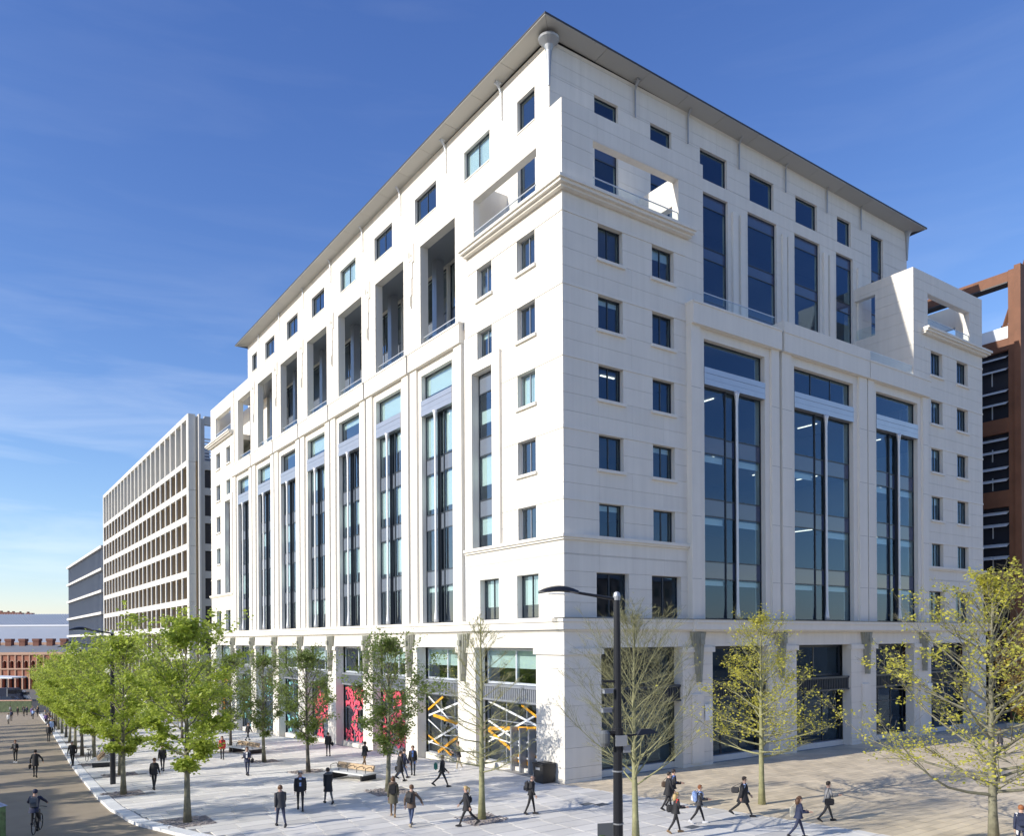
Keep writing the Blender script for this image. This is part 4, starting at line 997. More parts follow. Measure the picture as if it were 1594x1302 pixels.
# ================================================================ trees
def treemesh(seed,h,rad,z0,nprim,up,leaf_n,leaf_s,leafm,bark,shape=1.0,twigs=4,tr=.13,levels=3,clump=5,leaf_from=.25,droop=0.0,jit=.25,lz=0,bt=.42):
    r=random.Random(seed); T=MB(); T.sm=True; tips=[]
    # trunk
    tp=[];n=9;bx=r.uniform(-.12,.12);by=r.uniform(-.12,.12)
    for i in range(n):
        t=i/(n-1); tp.append(Vector((bx*math.sin(t*2.5)+r.uniform(-.03,.03)*t,by*math.sin(t*3)+r.uniform(-.03,.03)*t,t*h*.97)))
    T.tube(tp,[tr*(1.25 if i==0 else 1)*(1-.93*(i/(n-1))**.9)+.008 for i in range(n)],8)
    def trunk_at(z):
        t=z/(h*.97)*(n-1); i=min(n-2,int(t)); return tp[i].lerp(tp[i+1],t-i)
    def branch(p,d,L_,rad0,lev,sides):
        k=5 if lev==1 else 3; pts=[p]; cur=p.copy(); dd=d.copy()
        for i in range(k):
            dd=(dd+Vector((r.gauss(0,jit*.35),r.gauss(0,jit*.35),r.gauss(0,jit*.25)+(.06 if lev==1 else .03)-droop))).normalized()
            cur=cur+dd*(L_/k); pts.append(cur.copy())
        T.tube(pts,[max(.004,rad0*(1-.85*i/k)) for i in range(k+1)],sides,caps=False)
        if lev<levels:
            m=(twigs+2 if lev==1 else twigs)
            for j in range(m):
                t=r.uniform(.25,.98) if lev==1 else r.uniform(.2,1); q=t*k; i=min(k-1,int(q)); b=pts[i].lerp(pts[i+1],q-i)
                ax=(pts[i+1]-pts[i]).normalized(); side=ax.cross(Vector((0,0,1)))
                if side.length<.1: side=Vector((1,0,0))
                side.normalize(); s=r.choice((-1,1)); a=r.uniform(.45,1.0)
                nd=(ax*math.cos(a)+(side*s*r.uniform(.6,1)+Vector((0,0,r.uniform(-.3,.75)))).normalized()*math.sin(a)).normalized()
                branch(b,nd,L_*r.uniform(.32,.5)*(1.15-.4*t),rad0*(1-.8*t)*.6,lev+1,3)
        if lev>=2 or levels==1:
            for j in range(k+1): tips.append((pts[j],lev,j/k))
    for i in range(nprim):
        t=(i+r.uniform(0,.8))/nprim; z=z0+(h*.95-z0)*t**1.05; a=i*2.39996+r.uniform(-.4,.4)
        prof=(math.sin(math.pi*min(1,(.16+.84*(1-t))))**.6 if shape==1 else (1-t)**.75*.95+.08)
        prof=max(.16,prof*(1.0 if t>.12 else .75+2*t)); L_=rad*prof*r.uniform(.8,1.12); el=R(up+ (78-up)*t**1.6)+r.uniform(-.12,.12)
        L_=L_/max(.35,math.cos(el)*.8+.2) if t<.85 else L_
        L_=min(L_,rad*1.15)
        L_=min(L_,max(.35,(h-z)*1.02)/max(.25,math.sin(el+.12)))
        d=Vector((math.cos(a)*math.cos(el),math.sin(a)*math.cos(el),math.sin(el)))
        branch(trunk_at(z),d,L_,tr*bt*(1-.72*t),1,5)
    trunk=T.mesh('trunk',bark)
    Lf=MB(); cand=[p for p,l,j in tips if p.z>lz]
    if not cand: return trunk,None
    made=0
    while made<leaf_n:
        c=r.choice(cand)
        if c.z>h*.78 and r.random()<.55: continue
        cc=c+Vector((r.gauss(0,.13),r.gauss(0,.13),r.gauss(0,.06)))
        for q in range(clump):
            p=cc+Vector((r.gauss(0,.13),r.gauss(0,.13),r.gauss(0,.09)))
            nrm=Vector((r.gauss(0,.5),r.gauss(0,.5),r.gauss(.9,.35)))
            if nrm.length<.1: continue
            nrm.normalize(); e=nrm.orthogonal().normalized(); e=(Matrix.Rotation(r.uniform(0,6.28),3,nrm)@e); f=nrm.cross(e); s=leaf_s*r.uniform(.6,1.25)
            fold=nrm*s*.22
            b=len(Lf.v); Lf.v+=[tuple(p-e*s),tuple(p-f*s*.75+fold-e*s*.1),tuple(p+e*s*1.05),tuple(p+f*s*.75+fold-e*s*.1)]
            Lf.f+=[(b,b+1,b+2),(b,b+2,b+3)]; Lf.m+=[0,0]
            made+=1
    return trunk,Lf.mesh('crown',leafm)
KIND={
 'F':treemesh(11,8.5,3.1,2.2,30,12,10200,.098,'leaf_fresh','bark',twigs=5,tr=.14),
 'G':treemesh(23,8.5,3.2,2.2,30,12,10200,.098,'leaf_fresh','bark',twigs=5,tr=.14),
 'H':treemesh(35,8.4,3.2,2.3,28,14,11000,.098,'leaf_fresh','bark_dark',twigs=5,tr=.14),
 'D':treemesh(41,7.7,2.9,1.9,32,26,8200,.075,'leaf_mid','bark',twigs=5,tr=.13),
 'E':treemesh(57,7.9,2.8,1.9,32,26,8400,.075,'leaf_mid','bark_dark',twigs=5,tr=.13),
 'N':treemesh(61,9.0,2.6,2.0,48,4,900,.03,'leaf_yellow','bark_pale',twigs=7,bt=.27,tr=.15,clump=2,shape=2),
 'O':treemesh(73,8.9,3.3,2.2,44,34,30,.05,'leaf_yellow','bark_pale',twigs=8,tr=.13,clump=2,shape=2,bt=.32),
 'Y':treemesh(83,8.9,3.4,2.2,46,5,6500,.055,'leaf_yellow','bark_pale',twigs=5,tr=.14,clump=6,shape=2,lz=3.0),
 'Z':treemesh(97,10.0,6.0,1.6,46,4,8200,.066,'leaf_yellow','bark',twigs=5,tr=.17,clump=6,shape=2,jit=.4),
 'X':treemesh(101,8.4,3.4,2.0,30,24,4500,.08,'leaf_bronze','bark_dark',twigs=5,tr=.14,clump=5),
}
TL={
 (-18.79,2.49):'bright green young tree at the kerb, nearest of its row, its bare trunk standing clear',
 (-19.67,12.75):'bright green tree at the kerb, second in its row, just beside the black lamp pole',
 (-18.3,22.5):'bright green kerbside tree, third in its row, directly beyond the lamp pole',
 (-18.6,31.5):'bright green kerbside tree, fourth in its row, over the bench and bicycles',
 (-18.4,40):'bright green kerbside tree, fifth in its row, just beyond the parked bicycles',
 (-17.9,49):'bright green kerbside tree, sixth in its row, past the second lamp',
 (-17.4,58):'bright green kerbside tree, seventh in its row, behind the man with his back turned',
 (-16.8,67):'bright green kerbside tree, eighth in its row, by the farthest lamp',
 (-16.3,76):'bright green kerbside tree, ninth in its row along the street',
 (-15.8,85):'bright green kerbside tree, tenth in its row, beside the pale grid building',
 (-15.2,94):'bright green kerbside tree, fourth from the far end of its row',
 (-14.6,103):'bright green kerbside tree, third from the far end of its row',
 (-14.0,113):'bright green kerbside tree, second from the far end of its row',
 (-13.4,124):'bright green kerbside tree, the farthest, in front of the brick station',
 (-8.69,3.72):'dark green tree before the pink shop window, its trunk beside the group of walkers',
 (-8.98,14.23):'dark green tree beside the slab bench, left of the pink shop windows',
 (-9.06,22.62):'dark green tree in the inner row, just beyond the man in a navy suit',
 (-8.6,32.5):'dark green inner row tree next to the middle bench, behind the person in red',
 (-8.4,42):'green tree in the inner row near the far end of the white building',
 (-8.0,52):'green tree in the inner row beyond the white building front, fourth from its far end',
 (-7.6,63):'green inner row tree at the corner of the white building, third from its far end',
 (-7.2,74):'green inner row tree by the gap between the white and the pale grid buildings',
 (-8.23,-4.51):'nearly bare tree with a pale trunk before the orange and white striped windows',
 (-6.14,-11.91):'leafless tree with many pale upswept branches right behind the camera lamp post',
 (4.04,-9.67):'tree with sparse yellow leaves on the tan paving, behind the large man in black',
 (5.04,-19.45):'largest tree with bright yellow leaves and wide dark branches, at the lower right',
 (30.5,-10.5):'bronze leaved tree at the right edge below the rust red building',
}
def plant(x,y,k,s,label,group,rot):
    t=thing('street_tree',label,'tree',(x,y,gz(y)),rot,group); t.scale=(s,s,s)
    tk,cr_=KIND[k]; obj('trunk',tk,t)
    if cr_: obj('crown',cr_,t,kind='stuff')
    return t
r=random.Random(4)
for x,y,k,s in TREES:
    g='kerbside trees in fresh leaf' if k in 'FGH' else 'inner row of trees before the shop windows' if k in 'DE' else 'trees just coming into leaf near the corner'
    plant(x,y,k,s,TL[(x,y)],g,r.uniform(0,6.28))
# the matching row on the far side of the road, left of the picture; it throws the stripes of shade
for i in range(13):
    t=plant(-34.5+r.uniform(-.4,.4),-2+i*9+r.uniform(-.8,.8),'FGH'[i%3],1.05,'green tree of the row across the road, outside the left edge of the picture','trees across the road',r.uniform(0,6.28))
# ================================================================ people
mat('skin',(.52,.33,.25),.6); mat('skin_dark',(.20,.11,.07),.6)
for n_,c in dict(black=(.018,.018,.022),charcoal=(.05,.05,.055),navy=(.022,.03,.07),denim=(.045,.07,.15),brown=(.13,.09,.065),tan=(.32,.20,.10),olive=(.10,.09,.06),grey=(.22,.22,.23),midgrey=(.12,.125,.13),
    white=(.75,.75,.76),skyblue=(.30,.42,.70),blue=(.07,.15,.42),red=(.50,.04,.03),green=(.05,.25,.18),purple=(.14,.08,.26),cream=(.66,.62,.50),beige=(.45,.38,.28),
    hair_dark=(.03,.02,.015),hair_brown=(.12,.06,.03),hair_blond=(.50,.36,.16),hair_red=(.30,.11,.04),hair_grey=(.35,.34,.33)).items():
    mat('c_'+n_,c,.75 if 'hair' not in n_ else .5,var=.12,nscale=9)
def skin_mesh(verts,edges,radii,sub=1,name='body'):
    me=bpy.data.meshes.new('tmp'); me.from_pydata([tuple(v) for v in verts],edges,[]); o=bpy.data.objects.new('tmp',me); col.objects.link(o)
    m=o.modifiers.new('s','SKIN'); m.use_smooth_shade=True
    if not me.skin_vertices: 
        bm=bmesh.new(); bm.from_mesh(me); bm.verts.layers.skin.verify(); bm.to_mesh(me); bm.free()
    for i,sv_ in enumerate(me.skin_vertices[0].data): sv_.radius=(radii[i],radii[i]) if not isinstance(radii[i],tuple) else radii[i]; sv_.use_root=(i==0)
    s=o.modifiers.new('u','SUBSURF'); s.levels=sub
    dg=bpy.context.evaluated_depsgraph_get(); dg.update(); ev=o.evaluated_get(dg)
    res=bpy.data.meshes.new_from_object(ev,preserve_all_data_layers=False,depsgraph=dg); res.name=name
    bpy.data.objects.remove(o); bpy.data.meshes.remove(me); return res
# one open hand, shared: palm, four unequal bent fingers and a thumb from the side
def hand():
    mb=MB(); mb.sm=True
    mb.tube([(0,0,0),(0,0,-.04),(0,.004,-.085)],[.022,.038,.034],8,sx=.5)
    for x,l in ((-.027,.055),(-.009,.068),(.009,.064),(.026,.05)):
        mb.tube([(0,x,-.075),(.006,x*1.05,-.085-l*.5),(.022,x*1.05,-.085-l)],[.0095,.0085,.006],5)
    mb.tube([(0,.03,-.025),(.012,.05,-.05),(.022,.052,-.08)],[.012,.010,.007],5)
    return mb
HAND=hand()
def face_mesh(sk):
    k='face'+sk
    if k not in CACHE:
        mb=MB(); mb.hexa([(-.012,.098,-.02),(.012,.098,-.02),(.012,.118,-.02),(-.012,.118,-.02)],[(-.006,.094,.02),(.006,.094,.02),(.005,.102,.02),(-.005,.102,.02)])
        for s in (-1,1): mb.box(s*.035-.012,s*.035+.012,.085,.098,.012,.022,1); mb.box(s*.035-.016,s*.035+.016,.088,.096,.032,.038,1); mb.box(s*.094-.008,s*.094+.008,-.015,.015,-.03,.03)
        mb.box(-.022,.022,.092,.1,-.05,-.042,2)
        CACHE[k]=mb.mesh('face',[sk,'c_hair_dark','c_red'])
    return CACHE[k]
PN=[0]
def person(x,y,face_deg,label,top='black',legs='black',coat=None,hem=.86,hair='hair_brown',hairstyle='short',step=.32,arms='swing',shoes='black',h=1.75,shirt='white',sk='skin',group='people walking across the square',build=1.0,z=None,pose=None,hood=None,hat=None,flip=1):
    "faces along face_deg (world, anticlockwise from +x)"
    s=h/1.75; z=gz(y) if z is None else z
    p=thing('person',label,'person',(x,y,z),R(face_deg-90),group); p.scale=(s,s,s)
    # joints; forward = +Y, right = +X
    hip=.93; K=[]
    def leg(side,sw,bend):
        hx=.095*side; a=sw; kn=Vector((hx,math.sin(a)*.43,hip-math.cos(a)*.43)); b=a-bend
        an=kn+Vector((0,math.sin(b)*.42,-math.cos(b)*.42)); return Vector((hx,0,hip-.02)),kn,an
    if pose=='cycle':
        l1=(Vector((-.1,0,.93)),Vector((-.12,.38,.78)),Vector((-.12,.3,.38))); l2=(Vector((.1,0,.93)),Vector((.12,.30,.55)),Vector((.12,.12,.15)))
    else:
        l1=leg(-1,step*flip,.06 if flip>0 else step*1.0); l2=leg(1,-step*flip,step*1.0 if flip>0 else .06)
        low=min(l1[2].z,l2[2].z); dz=.085-low
        l1=tuple(v+Vector((0,0,dz)) for v in l1); l2=tuple(v+Vector((0,0,dz)) for v in l2)
    dz=0 if pose=='cycle' else dz
    lean=.04 if pose!='cycle' else .28
    pel=Vector((0,0,hip+dz)); sp=Vector((0,lean*.5,1.16+dz)); ch=Vector((0,lean,1.36+dz)); nk=Vector((0,lean+.0,1.49+dz)); hd=Vector((0,lean+.025,1.60+dz)); ht=Vector((0,lean+.02,1.70+dz))
    def arm(side,sw,bend,out=.045):
        sh=ch+Vector((.16*side*build,0,.05)); a=sw; el=sh+Vector((out*side,math.sin(a)*.29,-math.cos(a)*.29)); b=a+bend
        wr=el+Vector((.0,math.sin(b)*.25,-math.cos(b)*.25)); return sh,el,wr
    if arms=='swing': a1=arm(-1,-step*.9*flip,.25); a2=arm(1,step*.9*flip,.3)
    elif arms=='hold': a1=arm(-1,.15,1.35); a2=arm(1,.2,1.4)
    elif arms=='pockets': a1=arm(-1,-.18,.55,.11); a2=arm(1,-.18,.55,.11)
    elif arms=='phone': a1=arm(-1,-.1,.2); a2=arm(1,.3,1.45)
    elif arms=='out': a1=arm(-1,-.15,.15,.12); a2=arm(1,.25,.5,.22)
    elif arms=='cycle': a1=arm(-1,.85,.3,.16); a2=arm(1,.85,.3,.16)
    V=[pel,sp,ch,nk,hd,ht]; E_=[(0,1),(1,2),(2,3),(3,4),(4,5)]; Rr=[(.135*build,.105*build),(.125*build,.10*build),(.15*build,.105*build),(.055,.055),(.085,.095),(.07,.08)]
    tag=['t','t','t','s','s','s']
    for a in (a1,a2):
        b=len(V); V+=[a[0],a[1],a[2]]; E_+=[(2,b),(b,b+1),(b+1,b+2)]; Rr+=[.058,.043,.030]; tag+=['t','t','t' ]
    for l in (l1,l2):
        b=len(V); V+=[l[0],l[1],l[2]]; E_+=[(0,b),(b,b+1),(b+1,b+2)]; Rr+=[.085*build,.058,.042]; tag+=['l','l','l']
    me=skin_mesh(V,E_,Rr); 
    for n_ in (sk,'c_'+(shirt if coat else top),'c_'+legs): me.materials.append(M[n_])
    tg={'s':0,'t':1,'l':2}
    tg2=[tg[t] for t in tag]
    for f in me.polygons:
        c=f.center; bi=0;bd=9
        for i,v in enumerate(V):
            d=(c-v).length
            if d<bd: bd=d;bi=i
        t=tg2[bi]
        if bi==0: t=2 if c.z<pel.z+.03 else 1
        f.material_index=t; f.use_smooth=True
    obj('body',me,p)
    # head: face and hair
    obj('face',face_mesh(sk),p,(hd.x,hd.y,hd.z+.01))
    hc=hd+Vector((0,-.012,.045)); hm=MB(); hm.sm=True
    rings=[(-.06,.088),(-.01,.104),(.045,.102),(.085,.078),(.108,.035)]
    if hairstyle=='bald': rings=[(-.05,.084),(-.03,.092)]
    for i in range(len(rings)-1):
        z0_,r0=rings[i]; z1_,r1=rings[i+1]
        for k in range(12):
            t0,t1=2*math.pi*k/12,2*math.pi*(k+1)/12
            if z0_<.0 and math.sin((t0+t1)/2)>.35: continue   # leave the face open
            hm.quad(*[(hc.x+rr*math.cos(t)*.93,hc.y+rr*math.sin(t),hc.z+zz_) for rr,zz_,t in ((r0,z0_,t0),(r0,z0_,t1),(r1,z1_,t1),(r1,z1_,t0))])
    if hairstyle!='bald': hm.quad(*[(hc.x+.035*math.cos(2*math.pi*k/12),hc.y+.035*math.sin(2*math.pi*k/12),hc.z+.108) for k in range(12)])
    if hairstyle=='long': hm.tube([hc+Vector((0,-.05,.03)),hc+Vector((0,-.085,-.08)),hc+Vector((0,-.085,-.2)),hc+Vector((0,-.07,-.27))],[.08,.1,.095,.04],8)
    if hairstyle=='pony': hm.tube([hc+Vector((0,-.09,.04)),hc+Vector((0,-.15,.0)),hc+Vector((0,-.15,-.12)),hc+Vector((0,-.12,-.22))],[.03,.04,.035,.01],6)
    if hairstyle=='bun': hm.tube([hc+Vector((0,-.05,.09)),hc+Vector((0,-.06,.13)),hc+Vector((0,-.06,.17))],[.02,.045,.02],8)
    obj('hair',hm.mesh('hair','c_'+(hair if not hat else hat)),p)
    # hands
    hk='hand'+sk
    if hk not in CACHE: CACHE[hk]=HAND.mesh('hand',sk)
    for a in (a1,a2):
        d=(a[2]-a[1]).normalized(); q=(-d).to_track_quat('Z','Y'); o=obj('hand',CACHE[hk],p,tuple(a[2]+d*.015)); o.rotation_euler=q.to_euler()
    # shoes
    if 'shoe'+shoes not in CACHE:
        m_=MB(); m_.sm=False; m_.hexa([(-.042,-.09,0),(.042,-.09,0),(.048,.1,0),(.03,.19,0),(-.03,.19,0),(-.048,.1,0)],[(-.035,-.08,.1),(.035,-.08,.1),(.035,.06,.085),(.022,.16,.045),(-.022,.16,.045),(-.035,.06,.085)]); CACHE['shoe'+shoes]=m_.mesh('shoe','c_'+shoes)
    for l,fw_ in ((l1,flip>0),(l2,flip<0)):
        o=obj('shoe',CACHE['shoe'+shoes],p,(l[2].x,l[2].y,l[2].z-.085)); 
        if not fw_ and pose!='cycle' and step>.1: o.rotation_euler=(-.5,0,0); o.location.z+=.0
        elif pose!='cycle' and step>.1: o.rotation_euler=(.18,0,0)
    # coat: one garment with body and sleeves
    if coat:
        cm=MB(); cm.sm=True
        zz_=[1.475,1.42,1.30,1.12,.96]; ww=[(.08,.07),(.165*build,.105*build),(.19*build,.135*build),(.175*build,.135*build),(.185*build,.145*build)]
        if hem<.9:
            zz_.append(hem); f_=1+(.96-hem)*.5; ww.append((.19*build*f_,.155*build*f_*(1.25 if step>.2 else 1)))
        b=len(cm.v); nS=14
        for (z_,(wx,wy)) in zip(zz_,ww):
            cy=lean*min(1,max(0,(z_-.9)/.4))
            for k in range(nS):
                t=2*math.pi*k/nS; wob=1+.03*math.sin(3*t+z_*9); cm.v.append((wx*math.cos(t)*wob,cy+wy*math.sin(t)*wob,z_+dz))
        for i in range(len(zz_)-1):
            for k in range(nS):
                a_=b+i*nS+k; c_=b+i*nS+(k+1)%nS; cm.f.append((a_,a_+nS,c_+nS,c_)); cm.m.append(0)
        for a in (a1,a2):
            cm.tube([a[0]+Vector((0,0,.012)),a[0].lerp(a[1],.5),a[1],a[1].lerp(a[2],.5),a[2]],[.064,.058,.052,.047,.042],8)
        obj('coat',cm.mesh('coat','c_'+coat),p)
        if shirt!=coat and arms!='cycle':
            fm=MB(); fm.hexa([(-.035,lean+.150*build,1.10+dz),(.035,lean+.150*build,1.10+dz),(.05,lean+.09,1.10+dz),(-.05,lean+.09,1.10+dz)],[(-.055,lean+.108,1.46+dz),(.055,lean+.108,1.46+dz),(.05,lean+.05,1.46+dz),(-.05,lean+.05,1.46+dz)])
            obj('shirt_front',fm.mesh('shirt_front','c_'+shirt),p)
        if hood: 
            hh=MB(); hh.sm=True; hh.tube([ch+Vector((-.15,-.04,.10)),ch+Vector((-.08,-.13,.13)),ch+Vector((.08,-.13,.13)),ch+Vector((.15,-.04,.10))],[.05,.075,.075,.05],8); obj('hood',hh.mesh('hood','c_'+hood),p)
    if pose=='cycle': pass
    p['_w']=0; del p['_w']
    INFO=dict(ch=ch,a1=a1,a2=a2,hip=pel,dz=dz,s=s,mw=Matrix.Translation((x,y,z))@Matrix.Rotation(R(face_deg-90),4,'Z')@Matrix.Scale(s,4))
    return p,INFO
def rounded(w_,d,h,m,extra=None):
    bm=bmesh.new(); bmesh.ops.create_cube(bm,size=1)
    for v in bm.verts: v.co=Vector((v.co.x*w_,v.co.y*d,v.co.z*h))
    bmesh.ops.bevel(bm,geom=bm.edges[:],offset=min(w_,d,h)*.28,segments=2,affect='EDGES')
    me=bpy.data.meshes.new('bag_body'); bm.to_mesh(me); bm.free(); me.materials.append(M[m]); return me
def backpack(inf,c,label,c2=None):
    loc=inf['mw']@(inf['ch']+Vector((0,-.225,-.12))); rz=inf['mw'].to_euler().z
    t=thing('backpack',label,'backpack',loc,rz,'bags carried by the walkers'); obj('bag_body',rounded(.30,.17,.44,'c_'+c),t); obj('front_pocket',rounded(.22,.07,.2,'c_'+(c2 or c)),t,(0,-.1,-.08))
    obj('grab_handle',MB().tube([(-.05,.03,.21),(0,.03,.25),(.05,.03,.21)],.01,5).mesh('grab_handle','c_black'),t)
    for s in (-1,1): obj('strap',MB().tube([(s*.1,.08,.18),(s*.1,.18,.24),(s*.11,.36,.12),(s*.13,.30,-.05),(s*.14,.12,-.18)],.018,5).mesh('strap','c_'+c),t)
def bag(inf,c,label,side=1,low=.0,size=(.14,.34,.26),name='shoulder_bag',strap=True,at=None,extra=None):
    hp=inf['hip']+Vector((side*.29,-.05,-.0+low)) if at is None else at
    loc=inf['mw']@hp; rz=inf['mw'].to_euler().z
    t=thing(name,label,'bag',loc,rz,'bags carried by the walkers'); obj('bag_body',rounded(*size,'c_'+c),t)
    sh=inf['ch']+Vector((side*.15,0,.12)); q=sh-hp
    if strap: obj('strap',MB().tube([(0,-size[1]*.4,size[2]*.45),tuple(q+Vector((0,-.05,0))),tuple(q+Vector((0,.05,0))),(0,size[1]*.4,size[2]*.45)],.012,5).mesh('strap','c_'+c),t)
    else: obj('handle',MB().tube([(0,-.06,size[2]*.45),(0,-.05,size[2]*.45+.1),(0,.05,size[2]*.45+.1),(0,.06,size[2]*.45)],.01,5).mesh('handle','c_black'),t)
    if extra=='print':
        obj('printed_patch',MB().box(side*size[0]*.5,side*(size[0]*.5+.004),-.12,.12,-.12,-.04).mesh('printed_patch','c_green'),t); obj('printed_patch',MB().box(side*size[0]*.5,side*(size[0]*.5+.004),-.08,.08,.0,.09).mesh('printed_patch','c_tan'),t)
AW=55; TOW=235   # away from / towards the camera (world degrees)
P_=person
P_(-15.81,-.73,85,'man in a black bomber jacket and dark jeans walking away, in the left foreground',coat='charcoal',legs='navy',hair='hair_brown',step=.36,shirt='charcoal',arms='swing',build=1.12,h=1.78)
P_(-14.0,1.9,250,'man in a dark suit with a bright blue tie, just behind the bomber jacketed man',coat='black',legs='black',shirt='skyblue',hair='hair_grey',step=.3,build=1.1,h=1.86)
P_(-12.36,2.62,85,'person in a knee length black parka with a grey hood, left of the nearest bench',coat='black',hem=.62,legs='midgrey',hood='midgrey',hair='hair_dark',shirt='black',step=.33)
p,i_=P_(-11.11,-1.75,60,'woman with a bun in an olive parka with brown fur hood',coat='olive',hem=.62,legs='brown',hood='brown',hair='hair_brown',hairstyle='bun',step=.3,shoes='tan',shirt='olive',h=1.76); backpack(i_,'black','small black backpack on the woman with the fur hooded parka')
p,i_=P_(-11.33,-3.87,40,'man in a brown jacket and blue jeans, next to the woman in the fur hood',coat='brown',hem=.8,legs='denim',hair='hair_brown',step=.28,arms='out',shoes='beige',shirt='brown'); backpack(i_,'charcoal','black backpack on the man in the brown jacket and blue jeans','black')
p,i_=P_(-9.44,-5.26,150,'woman with a blond ponytail in a short black coat striding left past a trunk',coat='black',hem=.72,legs='black',hair='hair_blond',hairstyle='pony',step=.42,shirt='black',h=1.74); bag(i_,'black','black handbag on the shoulder of the woman with the blond ponytail',side=1,low=.18)
p,i_=P_(-5.98,-5.06,315,'grey haired man in black walking towards the building corner',coat='black',legs='black',hair='hair_grey',hairstyle='bald',step=.2,shirt='black',h=1.78); backpack(i_,'charcoal','dark backpack on the grey haired man in black')
p,i_=P_(-5.82,3.16,330,'person in a dark jacket striding right with a green patterned bag',coat='black',legs='black',hair='hair_brown',step=.42,shirt='black',flip=-1,arms='out'); bag(i_,'green','round green and white patterned drawstring bag held behind the striding person',side=-1,at=i_['ch']+Vector((-.12,-.36,-.22)),size=(.3,.2,.38),name='drawstring_bag')
P_(-2.05,7.7,160,'person in a dark top and pale shorts beside the striped shop windows',coat='charcoal',hem=.8,legs='beige',hair='hair_brown',step=.2,arms='hold',shirt='charcoal',shoes='white')
p,i_=P_(-6.18,6.89,350,'person in a navy jacket and blue jeans seen from behind, before the pink windows',coat='navy',legs='denim',hair='hair_dark',step=.36,shirt='navy'); backpack(i_,'black','black backpack on the person in the navy jacket and blue jeans')
p,i_=P_(-5.13,7.72,235,'man in a black suit and blue tie facing left beside the person in jeans',coat='black',legs='black',shirt='blue',hair='hair_brown',step=.15); bag(i_,'black','black holdall carried low between the suited man and the person in blue jeans',side=1,low=-.12,name='holdall',strap=False)
p,i_=P_(-6.9,5.9,345,'person in a black coat half hidden by a dark green tree trunk',coat='black',hem=.6,legs='black',hair='hair_dark',step=.35,shirt='black'); bag(i_,'charcoal','black shoulder bag of the person half hidden by the tree trunk',side=-1,low=-.2)
P_(-5.78,13.0,20,'man in a black jacket and brown trousers standing beyond the slab bench',coat='black',legs='tan',hair='hair_dark',step=.3,arms='hold',shirt='black',shoes='tan')
p,i_=P_(-4.33,22.54,80,'person in black standing with a bag before the pink shop windows',coat='black',legs='black',hair='hair_dark',step=.1,shirt='black'); bag(i_,'black','black bag at the side of the person in black before the pink windows',side=1,low=-.05)
p,i_=P_(-12.28,15.72,240,'man in a navy suit and white shirt looking down at his phone',coat='navy',legs='navy',shirt='white',hair='hair_brown',step=.22,arms='hold'); bag(i_,'black','black satchel at the hip of the man looking at his phone',side=-1,low=-.02)
P_(-10.73,27.09,250,'person in a red jacket and black skirt walking towards the camera, by the middle bench',coat='red',hem=.8,legs='black',hair='hair_brown',hairstyle='long',step=.25,shirt='black')
P_(-4.13,42.84,30,'distant person in black bending along under the inner row of trees',coat='black',legs='black',step=.35,shirt='black')
P_(-18.0,13.56,60,'person whose dark legs show below the leaves of the second kerbside tree',coat='black',legs='black',step=.25,shirt='black')
P_(-15.71,22.83,250,'person in dark clothes half hidden behind the nearest green tree crown',coat='black',legs='black',step=.3,shirt='black')
P_(-19.96,32.0,240,'man in a dark jacket standing on the kerb beside the parked bicycles',coat='black',legs='black',hair='hair_grey',step=.16,shirt='charcoal',build=1.12,arms='pockets',h=1.8)
P_(-18.89,62.0,70,'man in black with his back turned, walking on the road beside the kerb',coat='black',legs='black',step=.08,shirt='black',h=1.8,build=1.1)
p,i_=P_(-22.69,26.44,75,'person in a long black coat walking away in the middle of the road',coat='black',hem=.7,legs='black',hair='hair_dark',step=.15,shirt='black',arms='out'); bag(i_,'black','black briefcase in the hand of the person in the long black coat',side=-1,low=-.25,size=(.1,.38,.28),name='briefcase',strap=False)
P_(-23.11,38.75,250,'woman in a dark top and white shoes walking towards the camera on the road',coat='black',legs='black',hair='hair_brown',step=.1,shirt='grey',shoes='white',arms='hold')
# cyclist
bk=bicycle((-24.25,4.19,gz(4)),R(72),'dark bicycle ridden away from the camera on the road'); bk['label']='dark bicycle being ridden along the road, lower left'
p,i_=P_(-24.4,4.0,72,'cyclist in a dark jacket and blue cap riding away along the road',coat='navy',legs='black',hat='navy',pose='cycle',arms='cycle',shirt='navy',z=gz(4)+.02,group='people on the road'); backpack(i_,'grey','grey backpack with reflective stripes on the cyclist','midgrey')
# right hand group
p,i_=P_(-.41,-7.98,330,'person in a black coat with a dark red bag, left one of a pair',coat='black',hem=.7,legs='black',hair='hair_dark',step=.25,shirt='black'); bag(i_,'brown','dark red brown shoulder bag of the left person of the pair',side=-1,low=.2)
P_(.28,-7.6,325,'person in a black jacket with a blue scarf and cup, right of the pair',coat='black',legs='black',hair='hair_dark',step=.25,shirt='blue',arms='hold')
p,i_=P_(-3.33,-11.24,335,'blonde woman in a black top with tan ankle boots and a red scarf',coat='black',legs='black',hair='hair_blond',hairstyle='long',step=.3,shirt='red',shoes='tan',h=1.66,arms='hold'); bag(i_,'charcoal','large grey black handbag of the blonde woman in tan boots',side=-1,low=.08,size=(.16,.46,.3))
p,i_=P_(-1.32,-10.64,325,'red haired woman in a denim jacket, cropped black trousers and white trainers',coat='charcoal',legs='black',hair='hair_red',step=.34,shirt='skyblue',shoes='white',h=1.66,arms='hold'); backpack(i_,'skyblue','pale blue backpack on the red haired woman in white trainers','white')
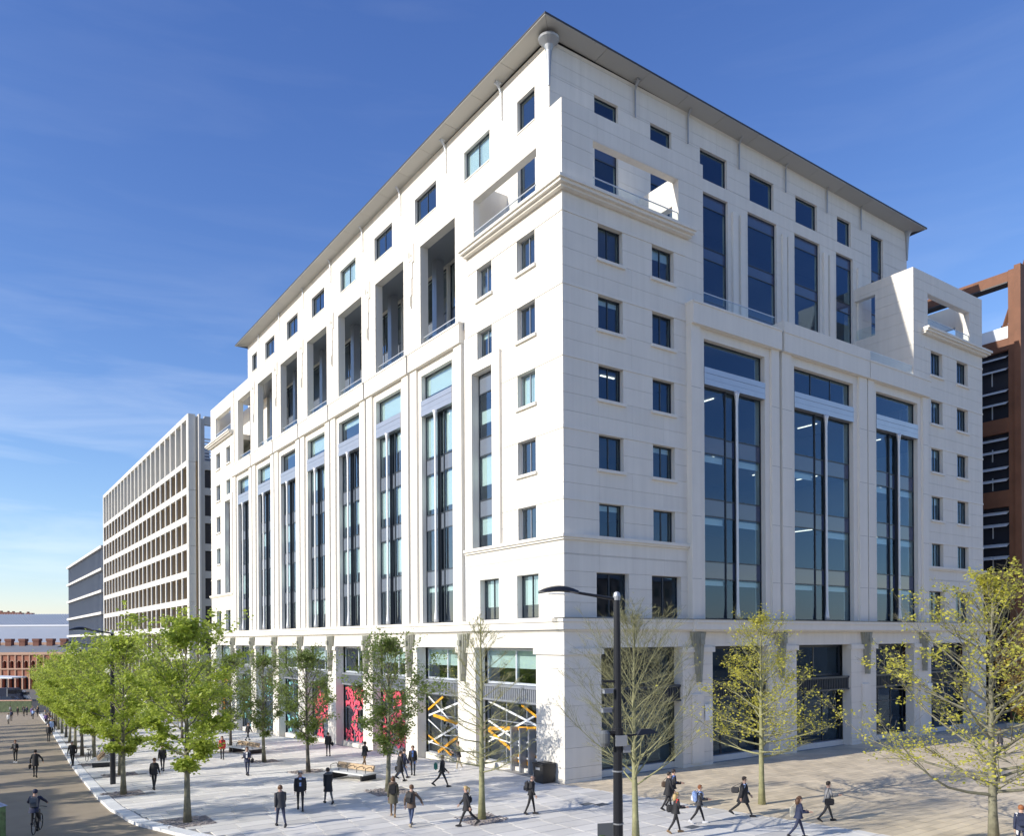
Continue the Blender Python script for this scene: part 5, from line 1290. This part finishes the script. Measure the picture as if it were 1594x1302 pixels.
p,i_=P_(1.26,-10.85,315,'large bearded man in an open black coat and pale blue shirt striding right',coat='black',hem=.68,legs='black',hair='hair_dark',step=.45,shirt='skyblue',build=1.25,h=1.82,flip=-1); bag(i_,'charcoal','dark grey shoulder bag behind the large man in the pale blue shirt',side=-1,low=.12,at=i_['hip']+Vector((-.22,-.3,.2)))
p,i_=P_(-.11,-14.63,325,'woman in a navy cardigan and trousers at the bottom edge, carrying a cream tote',coat='navy',legs='navy',hair='hair_brown',hairstyle='long',step=.36,shirt='navy',h=1.68,shoes='black',arms='hold'); bag(i_,'cream','cream cloth tote bag with a green print on the shoulder of the woman in navy',side=-1,low=.12,size=(.06,.38,.4),name='tote_bag',extra='print')
b_=i_
p,i_=P_(3.32,-13.59,330,'man in a grey blazer looking at the phone in his hand, at the right',coat='grey',legs='charcoal',hair='hair_dark',step=.36,shirt='grey',arms='phone',shoes='black'); bag(i_,'black','black messenger bag at the hip of the man in the grey blazer',side=1,low=.0,size=(.12,.4,.28))
P_(29.59,-8.77,60,'distant person in dark clothes walking beyond the yellow tree at the far right',coat='charcoal',legs='navy',step=.3,shirt='black')
p,i_=P_(4.39,-20.68,30,'person with reddish hair cut off by the bottom right corner',coat='navy',legs='navy',hair='hair_red',step=.2,shirt='white'); backpack(i_,'navy','navy backpack at the bottom right corner')
# the crowd far down the street
FARP=[(-20.0,112,'white','person in a pale jacket at the left edge of the far crowd on the road'),(-19.0,124,'navy','person in dark blue beyond the pale jacketed one, left side of the road'),(-15.9,176,'black','person standing by the leafy hoarding at the far end'),
 (-16.6,150,'black','person in black on the left of the far crowd'),(-15.2,148,'navy','person in navy in the middle of the far crowd'),(-14.4,146,'grey','person in grey in the middle of the far crowd'),(-14.2,138,'black','person in black at the right of the far crowd'),(-15.6,128,'skyblue','small figure in pale blue in front of the far crowd'),
 (-13.1,152,'black','person in black alone near the end of the tree row'),(-14.6,118,'charcoal','person in charcoal, farthest of the line along the kerb'),(-15.0,109,'brown','person in brown in the line along the kerb'),(-15.9,101,'purple','person in purple in the line along the kerb'),
 (-16.0,95,'black','person in black behind the one in purple'),(-16.5,88,'white','person with a white bag strap in the line along the kerb'),(-17.0,83,'black','person in black with pale sleeves, nearest of the line along the kerb'),(-17.4,76,'skyblue','person in a light blue skirt at the edge of the leaves by the kerb'),
 (-16.9,79,'black','person in black just beyond the light blue skirt by the kerb'),(-16.1,91,'charcoal','person in charcoal between the purple coat and the pale sleeves'),(-15.3,104,'black','person in black behind the brown coat in the line along the kerb'),(-14.9,114,'grey','person in grey between two dark walkers, far along the kerb'),
 (-16.0,143,'charcoal','person in charcoal at the front left of the far crowd'),(-14.9,141,'purple','person in purple at the front of the far crowd'),(-15.3,156,'black','person in black at the back of the far crowd'),(-17.4,158,'grey','person in grey at the back left of the far crowd')]
r=random.Random(8)
for k,(x,y,c,lb) in enumerate(FARP): P_(x,y,r.choice((70,250,80,240)),lb,coat=c,legs='black',step=r.uniform(.05,.3),shirt=c,hair=r.choice(('hair_dark','hair_brown','hair_blond')),group='people far down the street',h=r.uniform(1.62,1.84),hem=.75 if k%3==0 else .9)
